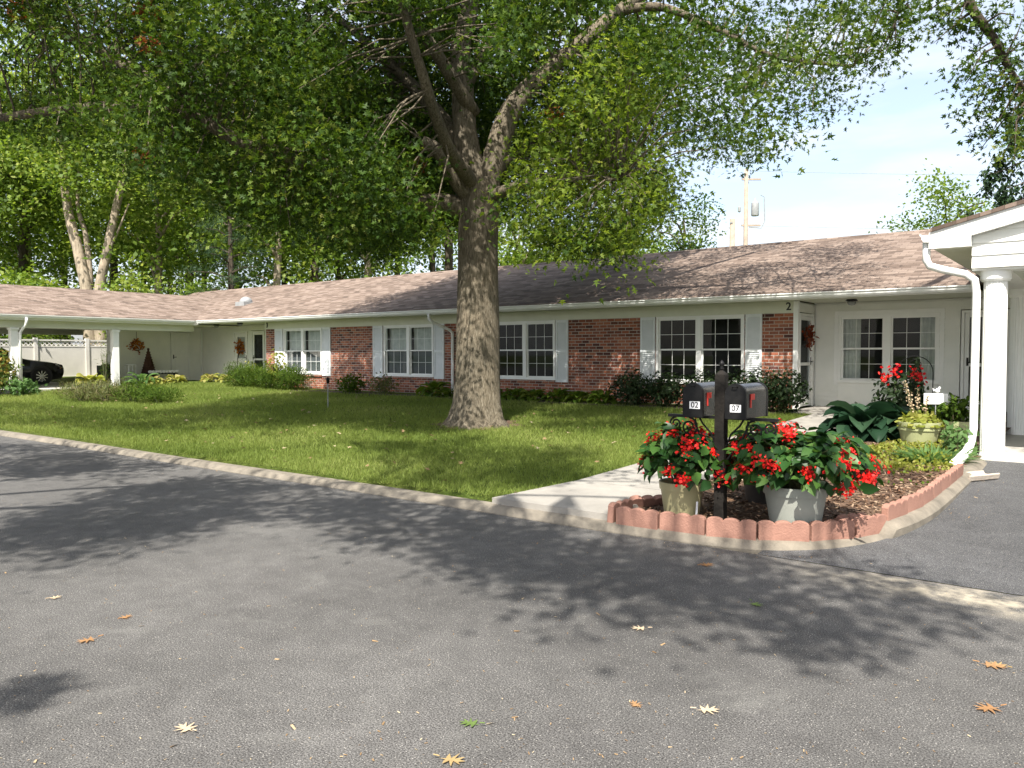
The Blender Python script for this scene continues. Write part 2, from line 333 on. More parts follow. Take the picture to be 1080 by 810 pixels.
def asphaltmat(name, base=(.086, .083, .079), stain=True):
    m, t, p = nodes(name)
    tcn = t.nodes.new('ShaderNodeTexCoord'); O = tcn.outputs['Object']
    big = N_(t, 'ShaderNodeTexNoise', Scale=.35, Detail=6, Roughness=.6); t.links.new(O, big.inputs[0])
    mid = N_(t, 'ShaderNodeTexNoise', Scale=5, Detail=5, Roughness=.65); t.links.new(O, mid.inputs[0])
    fine = N_(t, 'ShaderNodeTexNoise', Scale=130, Detail=3, Roughness=.7); t.links.new(O, fine.inputs[0])
    vo = N_(t, 'ShaderNodeTexVoronoi', Scale=85); t.links.new(O, vo.inputs[0])
    b1 = tuple(x * .8 for x in base); b2 = tuple(x * 1.2 for x in base)
    c = ramp(t, big.outputs[0], [(.35, b1), (.65, b2)])
    def mul(c, f, lo, hi, a=1.0, p0=.3, p1=.7):
        mm = t.nodes.new('ShaderNodeMixRGB'); mm.blend_type = 'MULTIPLY'; mm.inputs[0].default_value = a
        t.links.new(c, mm.inputs[1]); t.links.new(ramp(t, f, [(p0, (lo,) * 3), (p1, (hi,) * 3)]), mm.inputs[2]); return mm.outputs[0]
    c = mul(c, mid.outputs[0], .82, 1.15); c = mul(c, fine.outputs[0], .28, 2.0, 1, .38, .64)
    # pale aggregate stones, some of them only
    sp = ramp(t, vo.outputs['Distance'], [(.1, (1, 1, 1)), (.26, (0, 0, 0))])
    sel = N_(t, 'ShaderNodeSeparateColor'); t.links.new(vo.outputs['Color'], sel.inputs[0])
    gt = N_(t, 'ShaderNodeMath', operation='GREATER_THAN'); gt.inputs[1].default_value = .66; t.links.new(sel.outputs[0], gt.inputs[0])
    fm = N_(t, 'ShaderNodeMath', operation='MULTIPLY'); t.links.new(sp, fm.inputs[0]); t.links.new(gt.outputs[0], fm.inputs[1])
    m1 = t.nodes.new('ShaderNodeMixRGB'); t.links.new(fm.outputs[0], m1.inputs[0]); t.links.new(c, m1.inputs[1]); m1.inputs[2].default_value = (.42, .4, .36, 1)
    c = m1.outputs[0]
    if stain:
        # scuffed pale arcs and washed-out grit by the driveway joint
        wv = N_(t, 'ShaderNodeTexNoise', Scale=1.6, Detail=7, Roughness=.7, Distortion=.6); t.links.new(O, wv.inputs[0])
        m2 = t.nodes.new('ShaderNodeMixRGB'); t.links.new(ramp(t, wv.outputs[0], [(.55, (0, 0, 0)), (.75, (.45, .45, .45))]), m2.inputs[0]); t.links.new(c, m2.inputs[1]); m2.inputs[2].default_value = (.2, .195, .18, 1)
        c = m2.outputs[0]
        sx = t.nodes.new('ShaderNodeSeparateXYZ'); t.links.new(O, sx.inputs[0])
        def mth(op, a, b=None, cl=False):
            n = N_(t, 'ShaderNodeMath', operation=op); n.use_clamp = cl
            for i, q in enumerate((a, b)):
                if q is None: continue
                if isinstance(q, (int, float)): n.inputs[i].default_value = q
                else: t.links.new(q, n.inputs[i])
            return n.outputs[0]
        dy = mth('ABSOLUTE', mth('ADD', sx.outputs[1], 11.62))
        dy = mth('DIVIDE', dy, .42)
        band = mth('SUBTRACT', 1, dy, True)
        xr = mth('MULTIPLY', mth('SUBTRACT', sx.outputs[0], 6.7), .8, True)
        nn = mth('MULTIPLY', mth('SUBTRACT', mid.outputs[0], .4), 4.5, True)
        fac = mth('MULTIPLY', mth('MULTIPLY', band, xr), nn)
        m4 = t.nodes.new('ShaderNodeMixRGB'); t.links.new(fac, m4.inputs[0]); t.links.new(c, m4.inputs[1]); m4.inputs[2].default_value = (.42, .37, .28, 1); c = m4.outputs[0]
    t.links.new(c, p.inputs['Base Color']); p.inputs['Roughness'].default_value = .85; p.inputs['Specular IOR Level'].default_value = .3
    bu = N_(t, 'ShaderNodeBump', Strength=.6, Distance=.008); t.links.new(fine.outputs[0], bu.inputs['Height']); t.links.new(bu.outputs[0], p.inputs['Normal'])
    return m
M['asphalt'] = asphaltmat('asphalt'); M['asphalt_new'] = asphaltmat('asphalt_driveway', (.066, .066, .067), False)

def lawnmat():
    m, t, p = nodes('lawn_soil')
    tcn = t.nodes.new('ShaderNodeTexCoord')
    a = N_(t, 'ShaderNodeTexNoise', Scale=.8, Detail=6, Roughness=.65); b = N_(t, 'ShaderNodeTexNoise', Scale=35, Detail=5, Roughness=.7)
    t.links.new(tcn.outputs['Object'], a.inputs[0]); t.links.new(tcn.outputs['Object'], b.inputs[0])
    c = ramp(t, a.outputs[0], [(.3, (.065, .1, .02)), (.7, (.12, .145, .035))])
    mm = t.nodes.new('ShaderNodeMixRGB'); mm.blend_type = 'MULTIPLY'; mm.inputs[0].default_value = .9; t.links.new(c, mm.inputs[1])
    t.links.new(ramp(t, b.outputs[0], [(.35, (.35, .35, .3)), (.65, (1.3, 1.3, 1.1))]), mm.inputs[2])
    t.links.new(mm.outputs[0], p.inputs['Base Color']); p.inputs['Roughness'].default_value = .95; p.inputs['Specular IOR Level'].default_value = .1
    bu = N_(t, 'ShaderNodeBump', Strength=1, Distance=.03); t.links.new(b.outputs[0], bu.inputs['Height']); t.links.new(bu.outputs[0], p.inputs['Normal']); return m
M['lawn'] = lawnmat()

def barkmat(name, c1, c2, c3, zs=1.2, sc=9):
    m, t, p = nodes(name)
    tcn = t.nodes.new('ShaderNodeTexCoord'); mpn = t.nodes.new('ShaderNodeMapping'); mpn.inputs['Scale'].default_value = (sc, sc, zs)
    t.links.new(tcn.outputs['Object'], mpn.inputs[0])
    vo = N_(t, 'ShaderNodeTexNoise', Scale=2.2, Detail=8, Roughness=.7, Distortion=.8); t.links.new(mpn.outputs[0], vo.inputs[0])
    nz = N_(t, 'ShaderNodeTexNoise', Scale=1.6, Detail=6); t.links.new(tcn.outputs['Object'], nz.inputs[0])
    c = ramp(t, vo.outputs[0], [(.32, c1), (.5, c2), (.7, c3)])
    mm = t.nodes.new('ShaderNodeMixRGB'); mm.blend_type = 'MULTIPLY'; mm.inputs[0].default_value = .7; t.links.new(c, mm.inputs[1])
    t.links.new(ramp(t, nz.outputs[0], [(.3, (.6, .62, .6)), (.7, (1.15, 1.12, 1.05))]), mm.inputs[2])
    t.links.new(mm.outputs[0], p.inputs['Base Color']); p.inputs['Roughness'].default_value = .95; p.inputs['Specular IOR Level'].default_value = .15
    bu = N_(t, 'ShaderNodeBump', Strength=1, Distance=.03); t.links.new(vo.outputs[0], bu.inputs['Height']); t.links.new(bu.outputs[0], p.inputs['Normal']); return m
M['bark'] = barkmat('oak_bark', (.045, .037, .028), (.16, .135, .1), (.29, .255, .2), 3.2, 17)
M['bark_dark'] = barkmat('dark_bark', (.03, .025, .02), (.08, .065, .05), (.13, .11, .085), .8, 5)
M['bark_pale'] = barkmat('pale_bark', (.16, .13, .1), (.33, .275, .21), (.44, .38, .3), .7, 4)

GREEN = [(0, (.016, .036, .006)), (.35, (.034, .072, .01)), (.65, (.07, .128, .018)), (.88, (.15, .2, .035)), (1, (.24, .25, .07))]
M['oakleaf'] = leafmat('oak_leaf', GREEN, .42)
M['sunlitleaf'] = leafmat('sunlit_oak_leaf', [(0, (.05, .09, .012)), (.4, (.12, .19, .026)), (.8, (.21, .28, .05)), (1, (.3, .33, .09))], .6)  # same oak leaf, with sunlight put into a lighter colour
M['brownleaf'] = leafmat('dead_oak_leaf', [(0, (.16, .05, .015)), (1, (.3, .12, .04))], .3)
M['woodleaf'] = leafmat('wood_leaf', [(0, (.022, .046, .008)), (.35, (.08, .14, .02)), (.7, (.19, .27, .048)), (1, (.34, .38, .12))], .5)
M['brightleaf'] = leafmat('bright_leaf', [(0, (.04, .08, .012)), (.5, (.14, .22, .033)), (1, (.3, .35, .09))], .5)
M['pineleaf'] = leafmat('pine_needle', [(0, (.012, .03, .014)), (.6, (.03, .06, .025)), (1, (.06, .1, .04))], .15)
M['yew'] = leafmat('yew_leaf', [(0, (.02, .045, .006)), (.6, (.06, .105, .014)), (1, (.14, .19, .03))], .35, .7, .08)
M['darkshrub'] = leafmat('dark_shrub_leaf', [(0, (.008, .018, .006)), (.6, (.018, .036, .011)), (1, (.045, .07, .022))], .2)
M['hosta'] = leafmat('hosta_leaf', [(0, (.05, .1, .012)), (.6, (.1, .16, .02)), (1, (.17, .21, .04))], .35, .4)
M['bighosta'] = leafmat('blue_hosta_leaf', [(0, (.01, .028, .014)), (.6, (.02, .05, .026)), (1, (.04, .08, .04))], .25, .4)
M['begonia'] = leafmat('begonia_leaf', [(0, (.012, .04, .01)), (.6, (.025, .075, .015)), (.9, (.06, .13, .025)), (1, (.1, .17, .05))], .3, .42, .3)
M['redflower'] = leafmat('red_petal', [(0, (.45, .008, .006)), (.6, (.7, .018, .01)), (1, (.8, .06, .045))], .3, .5)
M['yellow'] = leafmat('yellow_leaf', [(0, (.14, .17, .03)), (.6, (.28, .29, .07)), (1, (.42, .38, .16))], .4)
M['lime'] = leafmat('lime_leaf', [(0, (.14, .17, .025)), (.6, (.24, .27, .045)), (1, (.36, .35, .1))], .4)
M['roseleaf'] = leafmat('autumn_bush_leaf', [(0, (.04, .08, .015)), (.5, (.1, .15, .03)), (.8, (.28, .2, .05)), (1, (.35, .14, .05))], .4)
M['orange'] = leafmat('wreath_leaf', [(0, (.2, .06, .015)), (.5, (.4, .14, .03)), (1, (.5, .25, .05))], .3)
M['rust'] = leafmat('rust_leaf', [(0, (.12, .03, .015)), (.5, (.25, .06, .03)), (1, (.3, .1, .04))], .3)
M['grass'] = leafmat('grass_blade', [(0, (.085, .13, .022)), (.5, (.18, .235, .05)), (.85, (.26, .3, .085)), (1, (.38, .35, .17))], .4, .6, .2)
M['strap'] = leafmat('strap_leaf', [(0, (.05, .11, .03)), (1, (.13, .22, .07))], .4)
M['litter'] = leafmat('leaf_litter', [(0, (.16, .1, .05)), (.6, (.35, .24, .13)), (1, (.5, .42, .28))], .1, .8)
M['chip'] = leafmat('mulch_chip', [(0, (.05, .028, .018)), (.6, (.17, .1, .06)), (1, (.34, .25, .17))], .05, .9)
M['greenbrown'] = leafmat('weedy_leaf', [(0, (.05, .06, .02)), (.5, (.12, .14, .04)), (1, (.19, .13, .08))], .3)
M['yleaf'] = leafmat('fallen_yellow_leaf', [(0, (.36, .26, .12)), (1, (.42, .32, .17))], .2, .7)
M['oleaf'] = leafmat('fallen_orange_leaf', [(0, (.3, .16, .07)), (1, (.36, .22, .11))], .2, .7)
M['gleaf'] = leafmat('fallen_green_leaf', [(0, (.1, .16, .04)), (1, (.16, .22, .07))], .2, .7)
M['bleaf'] = leafmat('fallen_buff_leaf', [(0, (.5, .4, .26)), (1, (.55, .44, .3))], .2, .8)

# ------------------------------------------------------------------ ground, road, kerb, path
def structure(o): o['kind'] = 'structure'; return o
def lz(x, y):
    z = gz(min(y, 0))
    k = min(max((-12 - x) / 7, 0), 1); z += .14 * k * k * (3 - 2 * k) * min(max((y + 11) / 5, 0), 1)
    return z
def grid(name, xs, ys, zf, m):
    g = MB(); nx = len(xs)
    g.v = [(x, y, zf(x, y)) for y in ys for x in xs]
    g.f = [(j * nx + i, j * nx + i + 1, (j + 1) * nx + i + 1, (j + 1) * nx + i) for j in range(len(ys) - 1) for i in range(nx - 1)]
    return structure(g.build(name, m, smooth=True))
def lin(a, b, n): return [a + (b - a) * i / n for i in range(n + 1)]
structure(MB().box(-500, 500, -500, 700, -.3, -.08).build('ground', M['lawn']))
grid('road', lin(-90, 90, 60), lin(-60, -11.40, 24), lambda x, y: 0, M['asphalt'])
grid('driveway', lin(6.62, 40, 34), lin(-11.40, -5.66, 14), lambda x, y: .004 + max(0, (y + 11.4)) * .036, M['asphalt_new'])
def hum(x, y): return .012 * math.sin(x * 1.9 + y * .7) * math.sin(y * 2.3 - x * .4) if -11 < y < -.5 else 0
grid('lawn', lin(-60, 4.1, 128), lin(-11.22, .1, 28), lambda x, y: lz(x, y) + hum(x, y), M['lawn'])
grid('back_yard', lin(-140, 140, 20), lin(.1, 220, 20), lambda x, y: .36, M['lawn'])
pm = MB()
yy = lin(-11.30, -.9, 8)
for i in range(8):
    a, b = yy[i] + (.006 if i else 0), yy[i + 1] - .006
    v = [(x - (max(0, -9.9 - y) ** 2 * .1 if x < 5 else 0), y, gz(max(y, -11.19)) + .03 + dz) for dz in (-.1, 0) for y in (a, b) for x in (4.02, 5.2)]
    pm.add(v, [(0, 2, 3, 1), (4, 5, 7, 6), (0, 1, 5, 4), (2, 6, 7, 3), (0, 4, 6, 2), (1, 3, 7, 5)])
structure(pm.build('path', M['concrete']))
structure(MB().box(3.42, 7.6, -.9, 1.19, .1, .40).build('porch_slab', M['concrete'], bevel=.012))
EDGE = [(5.3, -11.33), (5.8, -11.31), (6.3, -11.25), (6.7, -11.1), (7.05, -10.78), (7.29, -10.3), (7.42, -9.6), (7.46, -8.8), (7.48, -7.2)]
def cr2(P, n=8):
    P = [Vector((*p, 0)) for p in P]; P = [P[0] * 2 - P[1]] + P + [P[-1] * 2 - P[-2]]; o = []
    for i in range(1, len(P) - 2):
        for k in range(n):
            t = k / n; a, b, c, d = P[i - 1:i + 3]; q = .5 * ((2 * b) + (c - a) * t + (2 * a - 5 * b + 4 * c - d) * t * t + (3 * b - a - 3 * c + d) * t ** 3); o.append((q.x, q.y))
    return o + [(P[-2].x, P[-2].y)]
EDGE = cr2(EDGE)
def along(pts, s):
    for a, b in zip(pts, pts[1:]):
        d = math.dist(a, b)
        if s <= d: return (a[0] + (b[0] - a[0]) * s / d, a[1] + (b[1] - a[1]) * s / d), math.atan2(b[1] - a[1], b[0] - a[0])
        s -= d
    return pts[-1], math.atan2(pts[-1][1] - pts[-2][1], pts[-1][0] - pts[-2][0])
def sweep(pts, offs, prof):  # prof: (offset to the right, z)
    g = MB(); n = len(prof); vs = []
    for i, p in enumerate(pts):
        a = Vector(pts[max(i - 1, 0)][:2]); b = Vector(pts[min(i + 1, len(pts) - 1)][:2]); t = (b - a).normalized(); nr = Vector((t.y, -t.x))
        for o, z in prof: vs.append((p[0] + nr.x * (o + offs), p[1] + nr.y * (o + offs), z + (gz(p[1]) * .8 if p[0] > 7.3 else 0)))
    g.add(vs, [(i * n + k, (i + 1) * n + k, (i + 1) * n + (k + 1) % n, i * n + (k + 1) % n) for i in range(len(pts) - 1) for k in range(n)] + [tuple(range(n)), tuple(range((len(pts) - 1) * n, len(pts) * n))])
    return g
fine = [along(EDGE, .1 * i)[0] for i in range(1, 56)]
kp = [(x, -11.33 + .015 * math.sin(x * .8)) for x in lin(-60, 5.2, 90)] + fine + [(7.48, -5.9)]
structure(sweep(kp, 0, [(-.08, -.1), (-.08, .07), (.02, .07), (.07, .055), (.115, .008), (.115, -.1)]).build('kerb', M['kerb'], autos=35))
# mulch bed between path and driveway
bx = lin(5.2, 7.5, 10); by = lin(-11.35, -.9, 40)
def bedz(x, y): return gz(y) + .01 + .02 * math.sin(x * 5) * math.sin(y * 3.1)
def inbed(x, y):
    if x < 5.22 or y < -11.3 or y > -1 or x > 7.44: return False
    if x > np.interp(y, ey_, ex_) - .03: return False
    return True
ex_, ey_ = zip(*EDGE)
g = MB(); ys = lin(-11.32, -.9, 90)
for y in ys:
    xm = float(np.interp(y, ey_, ex_))
    for i in range(21): x = 5.2 + (xm - 5.2) * i / 20; g.v.append((x, y, bedz(x, y)))
g.f = [(j * 21 + i, j * 21 + i + 1, j * 21 + i + 22, j * 21 + i + 21) for j in range(90) for i in range(20)]
structure(g.build('mulch_bed', M['mulch']))
structure(MB().box(-16.6, 3.3, -1.25, .02, .2, .375).build('planting_bed', M['soil'], bevel=.02))
structure(MB().box(-30.7, -19.2, -18, 1.15, .1, .44).build('carport_floor', M['slab'], bevel=.01))

# ------------------------------------------------------------------ the long brick house
house = empty('apartment_house', (0, 0, 0), 'long low brick apartment house with white shutters and brown shingle roof', 'house')
def rects(u0, u1, z0, z1, ops):
    xs = sorted({u0, u1} | {min(max(q, u0), u1) for o in ops for q in o[:2]}); res = []
    for a, b in zip(xs, xs[1:]):
        if b - a < 1e-4: continue
        m = (a + b) / 2; z = z0
        for o in sorted([o for o in ops if o[0] < m < o[1]], key=lambda o: o[2]):
            if o[2] > z: res.append((a, b, z, o[2]))
            z = max(z, o[3])
        if z < z1: res.append((a, b, z, z1))
    return res
def siding(mb, u0, u1, z0, z1, ops=(), h=.115):
    z = z0
    while z < z1 - .01:
        t = min(z + h, z1)
        for a, b, p, q in rects(u0, u1, z, t, ops): mb.prism([(-.03, p), (-.004, q), (.03, q), (.03, p)], a, b, 'x')
        z = t
def core(mb, u0, u1, z0, z1, ops=(), d0=.03, d1=.12):
    for a, b, p, q in rects(u0, u1, z0, z1, ops): mb.box(a, b, d0, d1, p, q)
WIN = [(-.1, 2.12), (-5.15, -3.1), (-9.72, -7.56), (-14.9, -12.79)]
WZ0, WZ1 = .9, 2.5
ops = [(a, b, WZ0, WZ1) for a, b in WIN]
bw = MB()
core(bw, -15.97, 3.22, .2, 2.5, ops, 0, .14)
bw.build('brick_wall', M['brick'], house)
fz = MB(); fz.box(-16.0, 3.24, -.022, .1, 2.502, 2.76); fz.build('frieze_board', M['cream'], house)
for a, b in WIN:
    sb = MB()
    for k in range(int((b - a + .1) / .075)): sb.box(a - .05 + k * .075, a - .05 + k * .075 + .066, -.045, .02, .815, .895)
    sb.build('brick_sill', M['brick'], house)

def window(parent, u0, u1, z0, z1, X=None, cols=3, rows=(2, 2), units=2, curt='dark', deep=.04, mull=.11, fr=.055):
    """double-hung pair in the plane y = 0 of frame X, facing -y"""
    f = MB(X)
    y0, y1 = -.03, .1
    f.box(u0, u0 + fr, y0, y1, z0, z1); f.box(u1 - fr, u1, y0, y1, z0, z1); f.box(u0 + fr, u1 - fr, y0, y1, z1 - fr, z1)
    f.box(u0 - .03, u1 + .03, y0 - .035, y1, z0 - .012, z0 + .05)
    uw = (u1 - u0 - 2 * fr - mull * (units - 1)) / units
    for k in range(1, units): c = u0 + fr + k * uw + (k - 1) * mull; f.box(c, c + mull, y0 + .004, y1 - .002, z0 + .05, z1 - fr)
    wn = f.build('window', M['white'], parent)
    zm = (z0 + z1) / 2
    for k in range(units):
        a = u0 + fr + k * (uw + mull); b = a + uw
        for up in (0, 1):
            p, q = (zm - .02, z1 - fr) if up else (z0 + .05, zm + .02)
            yo = .0 if up else .035
            s = MB(X); t = .038
            s.box(a, a + t, yo, yo + .032, p, q); s.box(b - t, b, yo, yo + .032, p, q); s.box(a + t, b - t, yo, yo + .032, p, p + t); s.box(a + t, b - t, yo, yo + .032, q - t, q)
            n = rows[up]
            for i in range(1, cols): c = a + t + (b - a - 2 * t) * i / cols; s.box(c - .005, c + .005, yo + .008, yo + .014, p + t, q - t)
            for j in range(1, n): c = p + t + (q - p - 2 * t) * j / n; s.box(a + t, b - t, yo + .0095, yo + .0135, c - .005, c + .005)
            s.build('sash', M['white'], wn)
            gl = MB(X); gl.add([(a + t, yo + .016, p + t), (b - t, yo + .016, p + t), (b - t, yo + .016, q - t), (a + t, yo + .016, q - t)], [(0, 1, 2, 3)])
            gl.build('pane', M['glass'], wn)
        if curt == 'pale':
            cm = MB(X); P = []
            for i in range(25): x = a + uw * i / 24; P.append((x, .19 + .014 * math.sin(i * 2.1)))
            zc = zm - .02
            cm.add([(x, y, zc) for x, y in P] + [(x, y, z1) for x, y in P], [(i, i + 1, 26 + i, 25 + i) for i in range(24)])
            cm.build('curtain', M['curtain'], wn, smooth=True)
        if curt == 'side':
            cm = MB(X); P = []
            lo, hi = (a, a + .42 * uw) if k == 0 else (b - .4 * uw, b)
            for i in range(17): x = lo + (hi - lo) * i / 16; P.append((x, .19 + .03 * math.sin(i * 1.9)))
            cm.add([(x, y, z0) for x, y in P] + [(x, y, z1) for x, y in P], [(i, i + 1, 18 + i, 17 + i) for i in range(16)])
            cm.build('curtain', M['curtain'], wn, smooth=True)
        if curt != 'side':
            sc = MB(X); sc.add([(a, .105, z0), (b, .105, z0), (b, .105, zm), (a, .105, zm)], [(0, 1, 2, 3)])
            if curt == 'pale': sc.build('insect_screen', M['screen'], wn)
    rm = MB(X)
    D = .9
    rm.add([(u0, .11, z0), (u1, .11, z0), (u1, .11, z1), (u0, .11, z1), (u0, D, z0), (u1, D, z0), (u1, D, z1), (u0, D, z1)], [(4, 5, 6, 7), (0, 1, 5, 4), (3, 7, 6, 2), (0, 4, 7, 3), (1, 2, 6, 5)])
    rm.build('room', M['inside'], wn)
    return wn
for (a, b), c in zip(WIN, ('dark', 'dark', 'pale', 'pale')): window(house, a, b, WZ0, WZ1, curt=c)

def shutter(u0, u1, z0, z1):
    s = MB(); t = .05
    s.box(u0, u0 + t, -.04, 0, z0, z1); s.box(u1 - t, u1, -.04, 0, z0, z1)
    zm = (z0 + z1) / 2
    for a, b in ((z0, z0 + .08), (zm - .035, zm + .035), (z1 - .07, z1)): s.box(u0 + t, u1 - t, -.038, 0, a, b)
    for p, q in ((z0 + .08, zm - .035), (zm + .035, z1 - .07)):
        n = int((q - p) / .045)
        for i in range(n):
            z = p + (q - p) * i / n; h = (q - p) / n
            s.prism([(-.034, z), (-.012, z + h * 1.05), (-.006, z + h * 1.05), (-.028, z)], u0 + t, u1 - t, 'x')
    s.box(u0 + t, u1 - t, -.005, -.001, z0, z1)
    s.build('shutter', M['shutter'], house)
for a, b in ((-.53, -.13), (2.15, 2.53), (-5.56, -5.18), (-3.07, -2.68), (-10.22, -9.76), (-7.53, -7.12), (-15.4, -14.94), (-12.76, -12.32)): shutter(a, b, WZ0 - .06, 2.5)

# recessed porch on the right: return wall with storm door, white clapboard back wall
XR = Matrix.Translation((3.3, 0, 0)) @ Matrix.Rotation(R(90), 4, 'Z')      # local -y faces +x, local x runs along +y
sd1 = MB(XR); siding(sd1, .0, 1.2, .4, 2.74, [(.1, 1.14, .4, 2.52)]); sd1.build('porch_return_siding', M['siding'], house)
tr = MB(); tr.box(3.225, 3.33, -.026, .075, .3, 2.755); tr.build('corner_board', M['white'], house)
BK = Matrix.Translation((0, 1.2, 0))
O2 = [(3.86, 5.9, .96, 2.47), (6.28, 7.26, .4, 2.52)]
bs = MB(BK); siding(bs, 3.36, 14.2, .4, 2.76, O2); bs.build('porch_siding', M['siding'], house)
bc = MB(BK); core(bc, 3.3, 14.2, .3, 2.9, O2, .03, .12); bc.build('porch_wall', M['white'], house)
window(house, 3.86, 5.9, .96, 2.47, BK, curt='side', mull=.14)
tm = MB(BK)
for a, b, c, d in ((3.77, 3.857, .9, 2.56), (5.903, 5.99, .9, 2.56), (3.857, 5.903, 2.474, 2.56)): tm.box(a, b, -.034, .03, c, d)
tm.build('window_casing', M['white'], house)
def door(parent, X, u0, u1, z0, z1, kind, hside=1, mt='white'):
    fr = MB(X); t = .055
    for a, b, c, d in ((u0, u0 + t, z0, z1), (u1 - t, u1, z0, z1), (u0 + t, u1 - t, z1 - t, z1)): fr.box(a, b, -.035, .1, c, d)
    dr = fr.build('door', M['white'], parent)
    a, b, p, q = u0 + t + .004, u1 - t - .004, z0 + .02, z1 - t - .004
    lf = MB(X)
    if kind == 'storm':     # full glass with a cross rail
        s = .085; zr = p + (q - p) * .47
        op = [(a + s, b - s, p + .2, zr - .035), (a + s, b - s, zr + .035, q - s)]
    elif kind == 'half':
        op = [(a + .16, b - .16, p + .98, q - .16)]
    else: op = []
    core(lf, a, b, p, q, op, 0, .045)
    if kind == 'plain':
        for c, d in ((p + .15, p + .95), (p + 1.05, q - .15)): lf.box(a + .12, b - .12, -.012, 0, c, d)
    lf.build('leaf', M[mt], dr, bevel=.004)
    for c, d, e, f in op:
        g = MB(X); g.add([(c, .02, e), (d, .02, e), (d, .02, f), (c, .02, f)], [(0, 1, 2, 3)]); g.build('pane', M['glass'], dr)
        g = MB(X); g.add([(c, .07, e), (d, .07, e), (d, .07, f), (c, .07, f)], [(0, 1, 2, 3)]); g.build('inner_door', M['inside'] if kind == 'storm' else M['curtain'], dr)
    hx = b - .06 if hside > 0 else a + .06
    h = MB(X); h.tube([(hx, -.0, p + 1.0), (hx, -.05, p + 1.0), (hx - hside * .1, -.05, p + 1.0)], .012, 8); h.box(hx - .02, hx + .02, -.008, 0, p + .93, p + 1.1); h.build('handle', M['darkmetal'], dr)
    return dr
door(house, XR, .12, 1.12, .4, 2.5, 'storm', 1)
door(house, BK, 6.3, 7.24, .4, 2.5, 'storm', -1)
# recessed entrance on the left
O3 = [(-19.86, -18.86, .42, 2.5), (-18.64, -17.74, .42, 2.52)]
ls = MB(BK); siding(ls, -22.2, -15.9, .42, 2.76, O3); ls.build('entrance_siding', M['siding'], house)
lc = MB(BK); core(lc, -22.3, -15.9, .3, 2.9, O3, .03, .12); lc.build('entrance_wall', M['white'], house)
door(house, BK, -19.84, -18.88, .42, 2.5, 'half', 1)
door(house, BK, -18.62, -17.76, .42, 2.5, 'storm', -1)
rt = MB(); rt.box(-15.965, -15.9, .145, 1.16, .3, 2.76); rt.build('entrance_return', M['white'], house)
# wing wall facing +x
XW = Matrix.Translation((-22.2, 0, 0)) @ Matrix.Rotation(R(90), 4, 'Z')
ws = MB(XW); siding(ws, -2.4, 1.17, .44, 2.74, [(-.24, .62, .4, 2.5)]); ws.build('wing_siding', M['siding'], house)
wc = MB(); wc.box(-22.32, -22.23, -2.4, 1.2, .3, 2.8); wc.box(-23.1, -22.32, -2.4, -2.3, .3, 2.8); wc.build('wing_wall', M['white'], house)
door(house, XW, -.22, .6, .44, 2.48, 'plain', -1)
cbd = MB(); cbd.box(-22.2, -22.12, 1.1, 1.17, .42, 2.74); cbd.build('corner_board', M['white'], house)
# soffits, gutters, roof
so = MB(); so.box(-19.38, 6.84, -.7, .0, 2.762, 2.785); so.box(3.34, 14.2, .0, 1.17, 2.764, 2.787); so.box(-22.2, -15.9, .0, 1.17, 2.764, 2.787); so.build('soffit', M['cream'], house)
wf = MB(); wf.box(-29.2, -19.42, -16, 1.17, 2.70, 2.72); wf.build('carport_ceiling', M['cream'], house)
wb = MB(); wb.box(-19.86, -19.6, -16, -.72, 2.46, 2.70); wb.build('eave_beam', M['cream'], house); wb = MB(); wb.box(-29.1, -28.9, -16, -.72, 2.46, 2.70); wb.build('eave_beam', M['cream'], house)
ft = MB(); ft.box(-19.36, 6.85, -.725, -.70, 2.74, 2.86); ft.box(-19.42, -19.395, -16, -.70, 2.70, 2.86); ft.build('fascia', M['white'], house)
GP = [(-.727, 2.755), (-.80, 2.762), (-.825, 2.80), (-.83, 2.835), (-.85, 2.85), (-.85, 2.872), (-.838, 2.872), (-.838, 2.858), (-.735, 2.852), (-.727, 2.875)]
gu = MB(); gu.prism(GP, -19.24, 6.83, 'x'); gu.build('gutter', M['white'], house)
gw = MB(); gw.prism([(-19.39 - (p + .727) , z) for p, z in GP], -16, -.86, 'y'); gw.build('gutter', M['white'], house)
rf = MB(); rf.prism([(-.77, 2.895), (4.3, 4.66), (9.3, 2.9), (9.3, 2.83), (4.3, 4.59), (-.77, 2.87)], -28, 12.5, 'x'); rf.build('roof', M['shingle'], house)
rw = MB(); rw.prism([(-19.34, 2.897), (-24.2, 4.2), (-29.2, 2.9), (-29.2, 2.83), (-24.2, 4.13), (-19.34, 2.872)], -16, 3.2, 'y'); rw.build('wing_roof', M['shingle_wing'], house)
rc = MB()
for k in range(134):
    x = -27.9 + k * .3; rc.prism([(4.14, 4.612), (4.3, 4.678), (4.46, 4.612), (4.46, 4.6), (4.3, 4.664), (4.14, 4.6)], x, x + .296 , 'x')
rc.build('ridge_cap', M['shingle'], house)
# roof vent dome
vp = Vector((-19.2, 1.35, 2.895 + (1.35 + .77) * .348))
vn = MB(); vn.box(vp.x - .3, vp.x + .3, vp.y - .3, vp.y + .3, vp.z - .12, vp.z + .06); vn.lathe([(.24, .05), (.25, .12), (.2, .2), (.11, .26), (.02, .28)], vp, 20); vn.build('roof_vent', M['grey'], house, autos=40)
# downspout by the oak
dn = MB(); dx = -7.02
dn.tube([(dx, -.78, 2.77), (dx, -.78, 2.62), (dx + .05, -.68, 2.52), (dx + .25, -.15, 2.3), (dx + .28, -.06, 2.2), (dx + .28, -.06, .45), (dx + .28, -.2, .4)], .045, 8); dn.build('downspout', M['white'], house, smooth=True)
